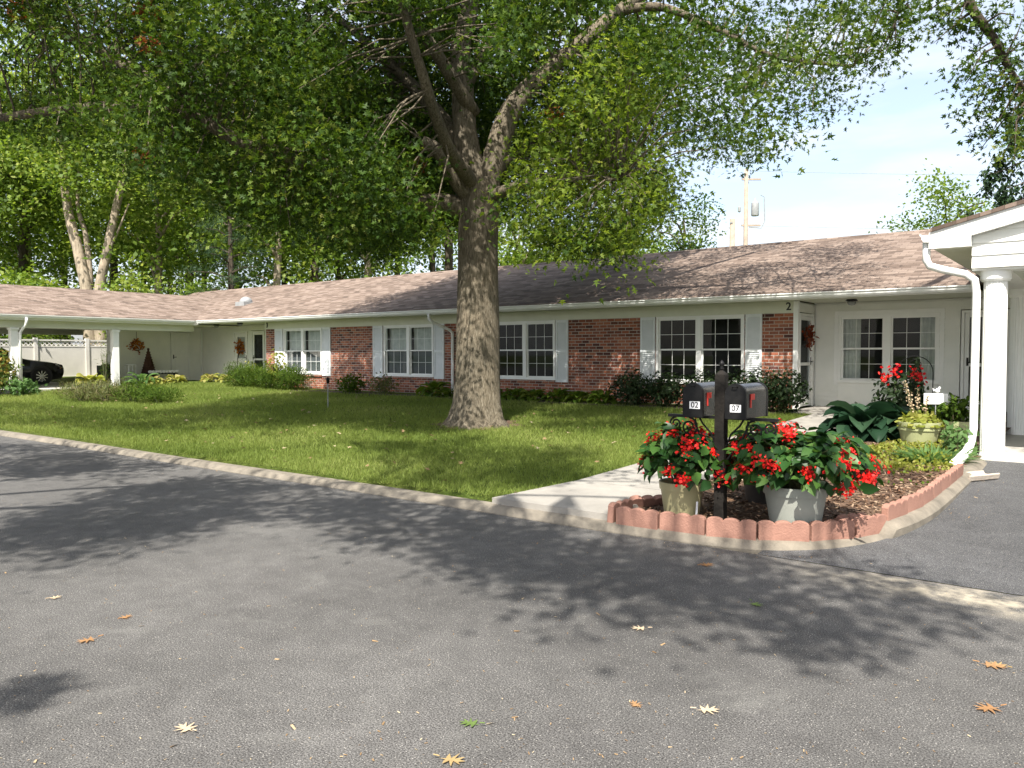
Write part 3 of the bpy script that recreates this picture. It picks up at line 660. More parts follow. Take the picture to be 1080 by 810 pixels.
# house numbers, porch lights
def glyph(body, size, name, m, parent, X, depth=.006):
    c = bpy.data.curves.new('glyph', 'FONT'); c.body = body; c.size = size; c.extrude = depth; c.align_x = 'CENTER'; c.align_y = 'CENTER'; c.offset = size * .015
    t = bpy.data.objects.new('glyph', c); COL.objects.link(t)
    me = bpy.data.meshes.new_from_object(t.evaluated_get(bpy.context.evaluated_depsgraph_get())); bpy.data.objects.remove(t)
    me.transform(X); me.materials.clear(); me.materials.append(m); o = bpy.data.objects.new(name, me); COL.objects.link(o); o.parent = parent; return o
bpy.context.view_layer.update()
UP = Matrix.Rotation(R(90), 4, 'X')
glyph('2', .24, 'house_number', M['black'], house, Matrix.Translation((3.12, -.03, 2.635)) @ UP)
glyph('3', .24, 'house_number', M['black'], house, Matrix.Translation((-15.86, -.03, 2.635)) @ UP)
def porchlight(x, y):
    l = MB(); l.lathe([(.1, 0), (.12, -.02), (.12, -.035), (.03, -.04)], (x, y, 2.762), 16); pl = l.build('porch_light', M['darkmetal'], house, autos=40)
    l = MB(); l.lathe([(.085, -.042), (.09, -.08), (.06, -.12), (.0, -.13)], (x, y, 2.762), 16); l.build('glass_shade', M['grey'], pl, smooth=True)
porchlight(4.35, .3); porchlight(-19.35, .1); porchlight(-17.3, -.2)
# ends and rear of the building
bk = MB(); bk.box(-28, 12.3, 8.5, 8.6, .2, 2.85); bk.box(12.2, 12.3, 1.4, 8.5, .2, 2.85); bk.box(-28, -27.9, 1.4, 8.5, .2, 2.85)
for x in (12.22, -27.98): bk.prism([(-.5, 2.85), (9.1, 2.85), (4.3, 4.55)], x, x + .06, 'x')
bk.build('rear_wall', M['siding'], house)
# carport posts at the left wing
for y in (-3.72, -7.0, -10.6):
    p = MB(); p.box(-19.82, -19.6, y - .11, y + .11, .44, 2.46); pp = p.build('carport_post', M['white'], house, bevel=.01)
    c = MB(); c.box(-19.85, -19.57, y - .14, y + .14, 2.38, 2.455); c.build('post_trim', M['white'], pp, bevel=.006); c = MB(); c.box(-19.85, -19.57, y - .14, y + .14, .44, .52); c.build('post_trim', M['white'], pp, bevel=.006)
dw = MB(); yq = -6.75; dw.tube([(-19.3, yq, 2.77), (-19.3, yq, 2.66), (-19.36, yq, 2.55), (-19.55, yq - .05, 2.38), (-19.57, yq - .1, 2.28), (-19.57, yq - .1, .6)], .045, 8); dw.build('downspout', M['white'], house, smooth=True)

# ------------------------------------------------------------------ white screen fence behind the left carport
fence = empty('vinyl_fence', (-30.8, 0, .44), 'white vinyl fence with lattice top behind the left carport', 'fence')
ztop = onX(85, 359, -30.8).z
def fx(y): return y
f1 = MB(); f1.box(-30.83, -30.77, -16, 2.7, .5, ztop - .3); f1.build('panel', M['vinyl'], fence, world=True)
la = MB(); z0, z1 = ztop - .27, ztop - .04
for k in range(94):
    y = -16 + k * .2
    for s in (-1, 1):
        rot = Matrix.Rotation(R(45 * s), 3, 'X'); la.obox((-30.8 + s * .006, y, (z0 + z1) / 2), (.01, .05, (z1 - z0) * 1.42), rot)
la.build('lattice', M['vinyl'], fence, world=True)
rl = MB(); rl.box(-30.845, -30.755, -16, 2.7, ztop - .04, ztop + .03); rl.box(-30.845, -30.755, -16, 2.7, ztop - .32, ztop - .26); rl.box(-30.845, -30.755, -16, 2.7, .44, .55); rl.build('rail', M['vinyl'], fence, world=True)
for k in range(8):
    y = 2.6 - k * 2.3
    p = MB(); p.box(-30.88, -30.72, y - .08, y + .08, .44, ztop + .1); p.build('post', M['vinyl'], fence, world=True)

# ------------------------------------------------------------------ white carport on the right
cp = empty('carport', (7.55, -5.39, .2), 'white open carport with gable of clapboard and fluted round columns', 'carport')
X0, X1, XM = 6.86, 14.64, 10.75
ZE, ZR = 3.27, 4.24
def rz(x): return ZE + (ZR - ZE) * (1 - abs(x - XM) / (XM - X0))
r = MB(); r.prism([(X0, ZE), (XM, ZR), (X1, ZE), (X1, ZE - .05), (XM, ZR - .05), (X0, ZE - .05)], -5.78, 3.4, 'y'); r.build('roof', M['shingle_wing'], cp, world=True)
ra = MB(); zq = rz(7.33) - .25; ra.prism([(X0 - .02, ZE - .055), (XM, ZR - .055), (X1 + .02, ZE - .055), (X1 + .02, 3.0), (14.17, 3.0), (14.17, zq), (XM, ZR - .27), (7.33, zq), (7.33, 3.0), (X0 - .02, 3.0)], -5.75, -5.655, 'y'); ra.build('rake_board', M['white'], cp, world=True)
gt_ = MB(); gt_.prism([(7.335, 2.94), (14.165, 2.94), (14.165, rz(7.335) - .06), (XM, ZR - .06), (7.335, rz(7.335) - .06)], -5.58, -5.55, 'y'); gt_.build('gable_backing', M['white'], cp, world=True)
gb = MB(Matrix.Translation((0, -5.62, 0)))
z = 2.72
while z < ZR - .14:
    t = z + .16
    k0 = X0 + (t + .1 - ZE) / (ZR - ZE) * (XM - X0)
    a = max(7.33, k0); b = min(14.17, X1 - (k0 - X0))
    if b > a: gb.prism([(-.022, z), (-.004, t), (.03, t), (.03, z)], a, b, 'x')
    z = t
gb.build('gable_siding', M['siding'], cp, world=True)
bm = MB(); bm.box(7.33, 14.17, -5.59, -5.2, 2.69, 2.93); bm.box(7.33, 7.75, -5.2, -.1, 2.69, 2.93); bm.box(13.75, 14.17, -5.2, -.1, 2.69, 2.93); bm.build('beam', M['white'], cp, world=True)
sf = MB(); sf.box(X0 + .02, 7.33, -5.66, 1.1, 3.003, 3.02); sf.box(14.17, X1 - .02, -5.66, 1.1, 3.0, 3.02); sf.box(7.75, 13.75, -5.2, 1.1, 2.9, 2.92); sf.build('soffit', M['cream'], cp, world=True)
fa = MB(); fa.box(X0 - .005, X0 + .02, -5.65, 1.0, 3.02, 3.215); fa.build('fascia', M['white'], cp, world=True)
gt = MB(); gt.prism([(X0 - .008 + (p + .727), z + .33) for p, z in GP], -5.76, .6, 'y'); gt.build('gutter', M['white'], cp, world=True)
for x, y in ((7.58, -5.39), (7.55, -1.66), (13.9, -5.39), (13.9, -1.66)):
    c = MB(); zb = .24
    c.lathe([(.17, 0), (.17, .05)], (x, y, zb - .03), 32)
    c.lathe([(.148, .05), (.138, 2.34)], (x, y, zb - .03), 48, flute=.055)
    c.lathe([(.16, 2.34), (.18, 2.37), (.18, 2.48)], (x, y, zb - .03), 32)
    c.build('column', M['white'], cp, world=True)
structure(MB().box(7.35, 15, -5.66, 1.15, 0, .23).build('carport_slab', M['slab'], bevel=.012))
ds = MB()
ds.tube([(6.80, -5.66, 3.1), (6.80, -5.66, 2.86), (6.84, -5.65, 2.78), (7.0, -5.66, 2.72), (7.26, -5.6, 2.65), (7.36, -5.58, 2.57), (7.385, -5.58, 2.4), (7.385, -5.58, .62), (7.375, -5.66, .45), (7.36, -5.95, .33), (7.34, -6.75, .26)], [.05] * 9 + [.06, .065], 10); ds.build('downspout', M['white'], cp, world=True, smooth=True)

# ------------------------------------------------------------------ the big oak on the lawn
def bez(pts, n=6):
    """Catmull-Rom through pts"""
    P = [Vector(p) for p in pts]; P = [P[0] * 2 - P[1]] + P + [P[-1] * 2 - P[-2]]; o = []
    for i in range(1, len(P) - 2):
        for k in range(n):
            t = k / n; a, b, c, d = P[i - 1:i + 3]
            o.append(.5 * ((2 * b) + (c - a) * t + (2 * a - 5 * b + 4 * c - d) * t * t + (3 * b - a - 3 * c + d) * t ** 3))
    return o + [P[-2]]
def limb(mb, pts, r0, r1, n=10, wob=.0):
    q = bez(pts); m = len(q)
    if wob: q = [p + Vector((rnd.uniform(-wob, wob), rnd.uniform(-wob, wob), rnd.uniform(-wob, wob))) * (i > 0) for i, p in enumerate(q)]
    mb.tube(q, [r0 + (r1 - r0) * (i / (m - 1)) ** .85 for i in range(m)], n, jit=.05)
    return q
def twigs(mb, clumps, skel, rmax=.03, lmax=5):
    """a thin drooping twig from the nearest limb to every leaf clump"""
    sk = np.array([tuple(p) for p in skel])
    for c in clumps:
        d = np.linalg.norm(sk - c, axis=1); j = int(np.argmin(d)); a = Vector(sk[j]); b = Vector(c); l = d[j]
        if l < .15 or l > lmax: continue
        mid = a.lerp(b, .55) + Vector((rnd.uniform(-.12, .12), rnd.uniform(-.12, .12), rnd.uniform(.02, .14))) * l
        mb.tube([a, a.lerp(mid, .5) + Vector((rnd.uniform(-.05, .05), rnd.uniform(-.05, .05), 0)) * l, mid, b + Vector((0, 0, -.1))], [min(rmax, .012 + .008 * l), .018, .012, .006], 5, cap=False)
def leafcloud(name, cl, rad, per, size, tm, m, parent, droop=.3, flat=.7, seed=3, bright=None, world=True):
    g = np.random.default_rng(seed); cl = np.asarray(cl); n = len(cl)
    rad = np.broadcast_to(np.asarray(rad, float), (n,)); per = np.broadcast_to(np.asarray(per, int), (n,))
    idx = np.repeat(np.arange(n), per); k = len(idx)
    off = g.normal(size=(k, 3)) * .5; off[:, 2] *= flat
    C = cl[idx] + off * rad[idx][:, None]
    Nn = g.normal(size=(k, 3)) * .75 + np.array([0, 0, .75])
    T = unit(off) * .8 + g.normal(size=(k, 3)) * .6 + np.array([0, 0, -droop])
    cv = g.random(n); val = np.clip(.55 * g.random(k) + .45 * cv[idx], 0, 1)
    return leafmesh(name, C, size * g.uniform(.7, 1.25, k), tm, m, parent, Nn, T, val, world=world, seed=seed)

OB = Vector((-.97, -5.85, .2))
oak = empty('oak_tree', OB, 'great oak with thick straight trunk standing on the front lawn', 'tree')
tk = MB(); D0 = 15.0
tp = [gnd(503, 449) + Vector((0, 0, -.1)), dep(503, 440, D0), dep(504, 425, D0), dep(504, 400, D0), dep(504, 350, D0), dep(504, 300, D0), dep(504, 255, D0), dep(506, 215, D0), dep(507, 190, D0)]
tr_ = [.68, .51, .45, .425, .415, .385, .375, .385, .36]
# trunk with buttress flare: rings modulated
vs = []; n = 40
for i, (p, r) in enumerate(zip(tp, tr_)):
    fl = max(0, 1 - i / 3.0)
    for k in range(n):
        a = 2 * math.pi * k / n
        q = r * (1 + fl * .16 * math.sin(a * 5 + 1) + fl * .07 * math.sin(a * 9) + .02 * math.sin(a * 13 + i) + .012 * math.sin(a * 21 + i * 2))
        vs.append((p.x + q * math.cos(a), p.y + q * math.sin(a), p.z))
tk.add(vs, [(i * n + k, i * n + (k + 1) % n, (i + 1) * n + (k + 1) % n, (i + 1) * n + k) for i in range(len(tp) - 1) for k in range(n)])
skel = []; vskel = []
def L_(pxs, r0, r1, n=10): q = limb(tk, [dep(*p) for p in pxs], r0, r1, n); skel.extend(q); vskel.extend(q if r1 >= .06 or r0 > .2 else [])
L_([(500, 225, 15), (470, 214, 14.9), (430, 213, 14.6), (392, 197, 14.2), (335, 172, 13.8), (255, 150, 13.3), (205, 122, 13), (150, 112, 12.8), (95, 113, 12.5), (30, 120, 12.2), (-60, 135, 12)], .2, .055)
L_([(205, 122, 13), (160, 85, 13.2), (120, 62, 13.4), (60, 30, 13.8), (0, -15, 14)], .15, .05)
L_([(502, 215, 15), (480, 185, 14.7), (462, 160, 14.5), (445, 148, 14.4)], .22, .1)
L_([(505, 205, 15), (492, 150, 15), (488, 95, 15), (486, 50, 15.1), (497, 0, 15.3), (505, -70, 15.5), (500, -170, 15.6)], .26, .13)
L_([(512, 200, 15), (535, 125, 15), (565, 85, 15.1), (610, 48, 15.3), (655, 10, 15.6), (720, -30, 16), (820, -60, 16.5)], .25, .07)
L_([(655, 10, 15.6), (700, 8, 15.2), (760, 32, 14.9), (820, 60, 14.7), (900, 70, 14.6)], .1, .025)
L_([(505, 180, 15), (470, 130, 15.6), (430, 85, 16.4), (370, 30, 17.5), (290, -30, 18.5)], .2, .06)
L_([(508, 210, 15), (550, 195, 14.2), (600, 185, 13.6), (655, 190, 13)], .13, .03)
L_([(508, 190, 15.2), (560, 150, 17), (640, 120, 19), (720, 110, 20.5)], .18, .04)
L_([(503, 200, 15), (470, 150, 13.6), (440, 60, 12.4), (400, -80, 11.5)], .15, .05)
L_([(505, 190, 15.3), (480, 160, 17.5), (430, 130, 20), (350, 120, 22)], .18, .04)
L_([(500, 120, 15), (450, 40, 14), (380, -60, 13.4), (300, -150, 13)], .14, .05)
L_([(488, 95, 15), (530, 20, 16), (590, -90, 17)], .14, .05)
ylow = [(-400, 60), (0, 130), (60, 165), (120, 190), (200, 215), (260, 240), (330, 262), (400, 278), (450, 265), (478, 243), (530, 240), (560, 256), (600, 276), (645, 282), (672, 262), (700, 232), (720, 200), (740, 178), (770, 192), (802, 178), (835, 162), (845, 128), (897, 128), (940, 108), (948, 60), (1000, -20), (1500, -100)]
yx, yv = zip(*ylow)
g = np.random.default_rng(5)
K = 9000
ang = g.random(K) * 2 * math.pi; rr = 8.8 * np.sqrt(g.random(K)); zz = g.uniform(2.9, 9.2, K)
c = np.stack([OB.x + rr * np.cos(ang), OB.y + rr * np.sin(ang), zz], 1)
px, py, dd = proj(c)
lim = np.interp(px, yx, yv)
inf = (px > -60) & (px < 1140) & (py > -60) & (dd > 0)
rpx = 830 * .42 / np.maximum(dd, 1)
ok = np.where(inf, (py + rpx * .75 < lim), zz > 3.6 + .25 * rr)
ok &= (dd > 10.6 + .5 * np.sin(px * .02))
# sky gaps: cellular thinning, sparser outer right edge
cell = np.sin(c[:, 0] * 2.1 + 1.3) * np.sin(c[:, 1] * 1.7) * np.sin(c[:, 2] * 2.6 + .4)
keep = g.random(K)
dens = np.where(cell > np.where(px < 520, .12, .05), .06, np.where(px < 520, .75, .56)) * np.where(px > 690, .42, 1) * np.where((px < 110) & (py > 30) & (py < 105), .25, 1) * np.where((px < 260) & (py > 125), .45, 1)
dens = np.where(inf, dens, .1)
sx_, sy_, sd_ = proj([tuple(p) for p in vskel])
for a, b, d in zip(sx_, sy_, sd_): ok &= ~((np.hypot(px - a, py - b) < 13 + 250 / d) & (dd < d + .35) & (g.random(K) < .82))
cl_low = c[ok & (keep < dens)]
K = 620
ang = g.random(K) * 2 * math.pi; u = g.random(K); zz = 8.5 + 7 * u; rr = 8.6 * np.sqrt(np.clip(1 - ((zz - 7) / 9) ** 2, 0, 1)) * np.sqrt(g.random(K))
cl_up = np.stack([OB.x + rr * np.cos(ang), OB.y + rr * np.sin(ang), zz], 1)
cl_up = cl_up[(proj(cl_up)[2] > 10.8) & (np.abs(cl_up[:, 0] - OB.x + 2.0) < 3.6)]
twigs(tk, cl_low, skel, rmax=.015, lmax=2.1)
tk.build('trunk', M['bark'], oak, smooth=True, world=True)
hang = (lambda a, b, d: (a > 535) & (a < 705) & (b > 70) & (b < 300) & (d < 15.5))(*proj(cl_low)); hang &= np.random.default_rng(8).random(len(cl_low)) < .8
leafcloud('crown', cl_low[~hang], .58, 125, .1, 'oak', M['oakleaf'], oak, seed=21)
leafcloud('hanging_bough', cl_low[hang], .6, 120, .1, 'oak', M['sunlitleaf'], oak, seed=23, droop=1.1, flat=1.25)
leafcloud('upper_crown', cl_up, 1.0, 60, .26, 'kite', M['oakleaf'], oak, seed=22)
for i, (a, b, d) in enumerate(((152, 8, 12.5), (157, 42, 12.2), (150, 158, 12.4), (441, 172, 14.2), (14, 10, 12.5), (585, 118, 13.5))):
    leafcloud('dead_leaf_cluster', [dep(a, b, d), dep(a + 3, b + 7, d)], .16, 22, .11, 'oak', M['brownleaf'], oak, seed=40 + i)

# ------------------------------------------------------------------ oak behind the photographer: its shade lies on the asphalt
def cw(X, Y, Z): return Vector((CAMLOC[0] + X * RGT[0] + Y * FWD[0], CAMLOC[1] + X * RGT[1] + Y * FWD[1], Z))
SB = cw(-9.6, 2.2, 0); TB = Vector((15.8, -9.6, 0))
shade = empty('oak_tree', SB, 'oak out of view on the left whose boughs shade the road', 'tree')
righ = empty('oak_tree', TB, 'oak with drooping twigs hanging in from the upper right corner over the white carport', 'tree')
polys = [[(-30, 560), (40, 605), (150, 575), (240, 545), (300, 540), (380, 562), (450, 590), (560, 632), (650, 655), (690, 640), (640, 600), (560, 562), (450, 535), (300, 500), (200, 505), (100, 522)],
         [(560, 560), (690, 640), (760, 665), (870, 682), (890, 668), (850, 640), (990, 657), (930, 612), (850, 590), (730, 584), (620, 572)],
         [(-30, 468), (60, 470), (180, 490), (150, 503), (60, 503), (-30, 498)],
         [(400, 470), (520, 462), (640, 470), (600, 505), (520, 520), (430, 505)],
         [(-20, 425), (120, 432), (260, 436), (200, 455), (60, 452), (-20, 445)],
         [(640, 500), (760, 520), (900, 520), (960, 500), (880, 470), (700, 480)]]
def inside(poly, x, y):
    r = False; n = len(poly)
    for i in range(n):
        a, b = poly[i], poly[i - 1]
        if (a[1] > y) != (b[1] > y) and x < (b[0] - a[0]) * (y - a[1]) / (b[1] - a[1]) + a[0]: r = not r
    return r
scl = []; gr = random.Random(3)
for pi, poly in enumerate(polys):
    G = [gnd(*p) for p in poly]; gx = [p.x for p in G]; gy = [p.y for p in G]; PG = [(p.x, p.y) for p in G]
    area = abs(sum(PG[i - 1][0] * PG[i][1] - PG[i][0] * PG[i - 1][1] for i in range(len(PG)))) / 2
    want = int(area * (15, 15, 9, 8, 7, 2.2)[pi]); t = 0
    while want > 0 and t < 20000:
        t += 1; x, y = gr.uniform(min(gx), max(gx)), gr.uniform(min(gy), max(gy))
        if not inside(PG, x, y): continue
        h = gr.uniform(6.2, 9.2); P = Vector((x, y, gz(y))) + sd * (h / sd.z)
        want -= 1
        q = proj([tuple(P)])
        if q[2][0] > 0 and -40 < q[0][0] < 1120 and -40 < q[1][0] < 850: continue
        scl.append(tuple(P))
# tuft added out of view to cast the round shadow at the lower left
tuft = gnd(22, 732) + sd * (6.4 / sd.z)
# the rest of that crown, which shades nothing in view
for _ in range(120):
    a = gr.random() * 6.283; r_ = 4 * math.sqrt(gr.random()); q = SB + Vector((r_ * math.cos(a), r_ * math.sin(a), gr.uniform(5.5, 13)))
    foot = q - sd * (q.z / sd.z); e = proj([tuple(foot)])
    if e[2][0] > 1 and -200 < e[0][0] < 1200 and e[1][0] < 900: continue
    e = proj([tuple(q)])
    if e[2][0] > 0: continue
    scl.append(tuple(q))
vis = [(985, 22), (1000, 30), (1012, 12), (1032, 38), (1050, 18), (1070, 8), (1022, 72), (1045, 68), (1062, 98), (1018, 82), (1042, 108), (1025, 116), (1050, 122), (1072, 132), (1078, 62), (1036, 148), (1062, 150), (1075, 100), (1085, 40), (1070, 160), (1060, 45), (1090, 75), (1090, 130), (928, 12), (945, 38), (956, 18), (934, 48), (962, 4), (940, 25), (975, 8), (1040, 90), (1000, 8), (1055, 78), (1020, 30), (1068, 115)]
vcl = [tuple(dep(a, b, 11.5 + gr.uniform(-.5, .5))) for a, b in vis]
sk2 = []; st = MB(); sk4 = []; s2 = MB()
for mb_, B_ in ((st, SB), (s2, TB)):
    mb_.tube(bez([B_ + Vector((0, 0, -.2)), B_ + Vector((0, 0, 2.2)), B_ + Vector((.1, .1, 4.6)), B_ + Vector((.1, .1, 9))]), [.55, .5, .46, .43, .42, .41, .4, .39, .38, .36, .34, .32, .3, .28, .24, .2, .17, .14, .1], 18, jit=.04)
top = SB + Vector((.1, .1, 5.2))
for ts in ((cw(-6.5, 2.6, 7.2), cw(-2, 2.2, 8.0), cw(1.5, 1.6, 7.9)), (cw(-6.5, 3.6, 7.4), cw(-3, 3.2, 8.1), cw(.5, 2.4, 8.4)), (cw(-7, 5, 7.6), cw(-4, 6.5, 8.2)), (cw(-9, 0, 7.4), cw(-7.2, -.9, 7.5)), (cw(-12, 4, 8),)):
    sk2 += limb(st, [top] + list(ts), .08, .02, 8)
limb(st, [cw(-7.2, -.9, 7.5), cw(-5, -1.2, 7.2), tuft], .02, .006, 6)
top = TB + Vector((.1, .1, 5))
sk4 += limb(s2, [top, TB + Vector((-2, .5, 8)), dep(1180, -80, 11.5), dep(1060, -60, 11.3), dep(1022, -5, 11.3), dep(1048, 40, 11.4), dep(1068, 78, 11.5), dep(1092, 108, 11.6)], .14, .03, 8)
sk4 += limb(s2, [dep(1060, -60, 11.3), dep(985, -70, 11.3), dep(960, -20, 11.4), dep(945, 20, 11.5)], .05, .015, 6)
for k in range(6): a = k * 1.05; sk4 += limb(s2, [top + Vector((0, 0, k * .6)), top + Vector((2 * math.cos(a), 2 * math.sin(a), 1.5 + k * .6)), top + Vector((4 * math.cos(a), 4 * math.sin(a), 2.2 + k * .7))], .12, .03, 7)
twigs(st, scl, sk2, lmax=3.2); twigs(s2, vcl, sk4, lmax=3)
rcl = [tuple(TB + Vector((5 * math.cos(a) * q, 5 * math.sin(a) * q, 6 + 6 * gr.random()))) for a, q in [(gr.random() * 6.283, math.sqrt(gr.random())) for _ in range(170)]]
rcl = [q for q in rcl if not (-30 < proj([q])[0][0] < 1110 and proj([q])[1][0] > -30)]
for a, b, c_, d_ in ((1050, 42, 1012, 70), (1068, 78, 1032, 92), (1075, 86, 1040, 150), (1030, 10, 985, 45), (945, 20, 925, 60), (1060, 60, 1078, 20)):
    limb(s2, [dep(a, b, 11.4), dep((a + c_) / 2 + 4, (b + d_) / 2 - 5, 11.4), dep(c_, d_, 11.4)], .018, .004, 5)
st.build('trunk', M['bark_dark'], shade, smooth=True, world=True); s2.build('trunk', M['bark_dark'], righ, smooth=True, world=True)
leafcloud('crown', scl, .43, 56, .12, 'oak', M['oakleaf'], shade, seed=31)
leafcloud('crown', vcl, .34, 62, .095, 'oak', M['oakleaf'], righ, seed=32)
leafcloud('upper_crown', rcl, .8, 60, .16, 'kite', M['oakleaf'], righ, seed=34)
leafcloud('shadow_tuft', [tuft], .19, 170, .1, 'oak', M['oakleaf'], shade, seed=33, flat=.8)

# ------------------------------------------------------------------ wood behind the house
def wood_tree(name, loc, h, cr, base, ncl, per, size, m, bark, label, group=None, seed=1, tm='kite', tr=None, rad=1.0, nb=9):
    e = empty(name, loc, label, 'tree', group)
    g = np.random.default_rng(seed); rs = random.Random(seed)
    t = MB(); tr = tr or h * .016
    P = [Vector((0, 0, -.3))]; lean = Vector((rs.uniform(-.05, .05), rs.uniform(-.05, .05), 0))
    for i in range(1, 8): P.append(Vector((0, 0, h * .92 * i / 7)) + lean * (h * i / 7) + Vector((rs.uniform(-.1, .1), rs.uniform(-.1, .1), 0)))
    t.tube(P, [tr * (1.25 if i == 0 else 1) * (1 - .85 * i / 7) for i in range(8)], 10, jit=.05)
    zc = (base + h) / 2; hz = (h - base) / 2
    d = unit(g.normal(size=(ncl, 3))); q = g.random(ncl) ** .45
    cl = d * q[:, None] * np.array([cr, cr, hz]); lump = 1 + .22 * np.sin(d[:, 0] * 5 + seed) * np.sin(d[:, 2] * 4 + seed * 2)
    cl *= lump[:, None]; cl[:, 2] += zc
    sk = [P[0].lerp(P[-1], .25 + .75 * i / 30) for i in range(31)]
    for k in range(nb):
        z = base + (h - base) * (.05 + .75 * k / nb); a = rs.random() * 6.283; r = cr * rs.uniform(.6, .9) * math.sqrt(max(.15, 1 - ((z - zc) / hz) ** 2))
        o = Vector((0, 0, z)) + lean * z
        sk += limb(t, [o - Vector((0, 0, .4)), o + Vector((math.cos(a) * r * .5, math.sin(a) * r * .5, .35 * r)), o + Vector((math.cos(a) * r, math.sin(a) * r, .5 * r))], tr * .42, .03, 6)
    t.build('trunk', bark, e, smooth=True)
    leafcloud('crown', cl, rad, per, size, tm, m, e, seed=seed, world=False, flat=.6)
    return e
WL = 'tall leafy tree in the dense wood behind the left roof'
WG = 'trees of the wood behind the house'
protos = [wood_tree('wood_tree', (0, 0, 0), 19, 4.2, 4.0, 115, 75, .3, M['woodleaf'], M['bark_dark'], WL, WG, 61, rad=1.5),
          wood_tree('wood_tree', (0, 0, 0), 21, 4.6, 6.0, 115, 75, .3, M['woodleaf'], M['bark_dark'], WL, WG, 62, rad=1.5),
          wood_tree('wood_tree', (0, 0, 0), 17, 3.8, 2.5, 115, 75, .28, M['brightleaf'], M['bark_pale'], WL, WG, 63, rad=1.4),
          wood_tree('wood_tree', (0, 0, 0), 23, 5.2, 7.5, 130, 75, .32, M['woodleaf'], M['bark_dark'], WL, WG, 64, rad=1.6)]
spots = [(-40, 46, 0), (-15, 60, 3), (22, 50, 1), (70, 64, 0), (30, 52, 2), (125, 58, 3), (150, 66, 1), (165, 47, 2), (200, 54, 0), (215, 70, 3), (255, 60, 1), (290, 46, 2), (300, 64, 0), (335, 56, 3), (362, 68, 1), (385, 50, 2), (420, 62, 0), (455, 70, 3), (470, 52, 1), (180, 78, 0), (340, 80, 1), (-60, 66, 1)]
used = set()
for i, (px_, D, k) in enumerate(spots):
    o = protos[k] if k not in used else copy_tree(protos[k]); used.add(k)
    P = dep(px_, 373, D); o.location = (P.x, P.y, .3); s = rnd.uniform(.88, 1.14); o.scale = (s, s, s * rnd.uniform(.92, 1.1)); o.rotation_euler = (0, 0, rnd.uniform(0, 6.28))
# lower sunny trees right of the trunk
for i, (px_, D, h) in enumerate(((545, 48, 10), (590, 50, 9.2), (635, 46, 8.6), (668, 52, 9.3))):
    P = dep(px_, 373, D)
    wood_tree('garden_tree', (P.x, P.y, .3), h, 2.9, 1.8, 120, 75, .24, M['brightleaf'], M['bark_pale'], ['bright green tree just right of the oak trunk behind the roof', 'second bright tree right of the oak trunk behind the roof', 'low sunny tree under the drooping oak foliage behind the roof', 'last of the bright trees right of the oak, next to open sky'][i], 'sunny trees behind the roof', 70 + i, rad=1.0)
P = dep(722, 373, 40); wood_tree('young_tree', (P.x, P.y, .3), 9.0, 1.5, 4.2, 46, 60, .17, M['oakleaf'], M['bark_dark'], 'sparse bluish young tree left of the utility poles', None, 81, rad=.8)
P = dep(1003, 373, 46); wood_tree('shade_tree', (P.x, P.y, .3), 11.2, 3.0, 3.5, 110, 80, .22, M['woodleaf'], M['bark_dark'], 'round green tree beyond the ridge beside the white carport gable', None, 82, rad=1.1)
P = dep(1062, 373, 60); wood_tree('shade_tree', (P.x, P.y, .3), 12.5, 4, 3.5, 120, 80, .26, M['woodleaf'], M['bark_dark'], 'far green tree half hidden behind the white carport roof', None, 83, rad=1.3)
# undergrowth bushes at the foot of the wood
for i, (px_, D, r_) in enumerate(((15, 38, 2.0), (45, 42, 1.4), (150, 41, 1.4), (215, 43, 2.0), (320, 44, 1.6), (395, 45, 1.7))):
    P = dep(px_, 373, D); e = empty('bush', (P.x, P.y, .3), ['wide light green bush behind the left end of the carport roof', 'smaller light bush beside the pale double trunk', 'low bush right of the pale double trunk behind the roof', 'broad bush behind the roof valley', 'rounded bush behind the ridge above the roof vent', 'bush behind the ridge above the third window pair'][i], 'bush')
    g2 = np.random.default_rng(90 + i); d = unit(g2.normal(size=(40, 3))) * (g2.random(40) ** .4)[:, None] * np.array([r_, r_, 2.4]); d[:, 2] += 3.0
    leafcloud('foliage', d, .9, 70, .24, 'kite', M['brightleaf'], e, seed=90 + i, world=False)
    t = MB()
    for k in range(7): a = k * .9; t.tube([(0, 0, -.2), (math.cos(a) * r_ * .3, math.sin(a) * r_ * .3, 2), (math.cos(a) * r_ * .6, math.sin(a) * r_ * .6, 3.8)], [.07, .05, .02], 6)
    t.build('stem', M['bark_dark'], e)
# pale forked trunk
b0 = dep(96, 373, 43); b0.z = .3
pt_ = empty('forked_tree', b0, 'pale forked tree with three bare trunks behind the carport roof', 'tree')
t = MB(); sk3 = []
sk3 += limb(t, [b0, dep(93, 320, 43), dep(84, 270, 43), dep(72, 222, 43), dep(66, 170, 43), dep(60, 90, 43)], .38, .16, 12)
sk3 += limb(t, [dep(94, 330, 43), dep(95, 290, 43.2), dep(90, 245, 43.3), dep(82, 215, 43.4), dep(85, 150, 43.7)], .2, .08, 10)
sk3 += limb(t, [b0 + Vector((.6, .4, 0)), dep(104, 320, 43), dep(112, 270, 43), dep(122, 222, 43), dep(132, 170, 43), dep(140, 80, 43)], .33, .14, 12)
limb(t, [dep(113, 268, 43), dep(124, 245, 42.7), dep(136, 215, 42.4)], .09, .04, 6)
t.build('trunk', M['bark_pale'], pt_, smooth=True, world=True)
g2 = np.random.default_rng(99); cl = [tuple(dep(g2.uniform(20, 185), g2.uniform(40, 198), g2.uniform(39.5, 44))) for _ in range(150)]
leafcloud('crown', cl, 1.1, 60, .26, 'kite', M['woodleaf'], pt_, seed=99)
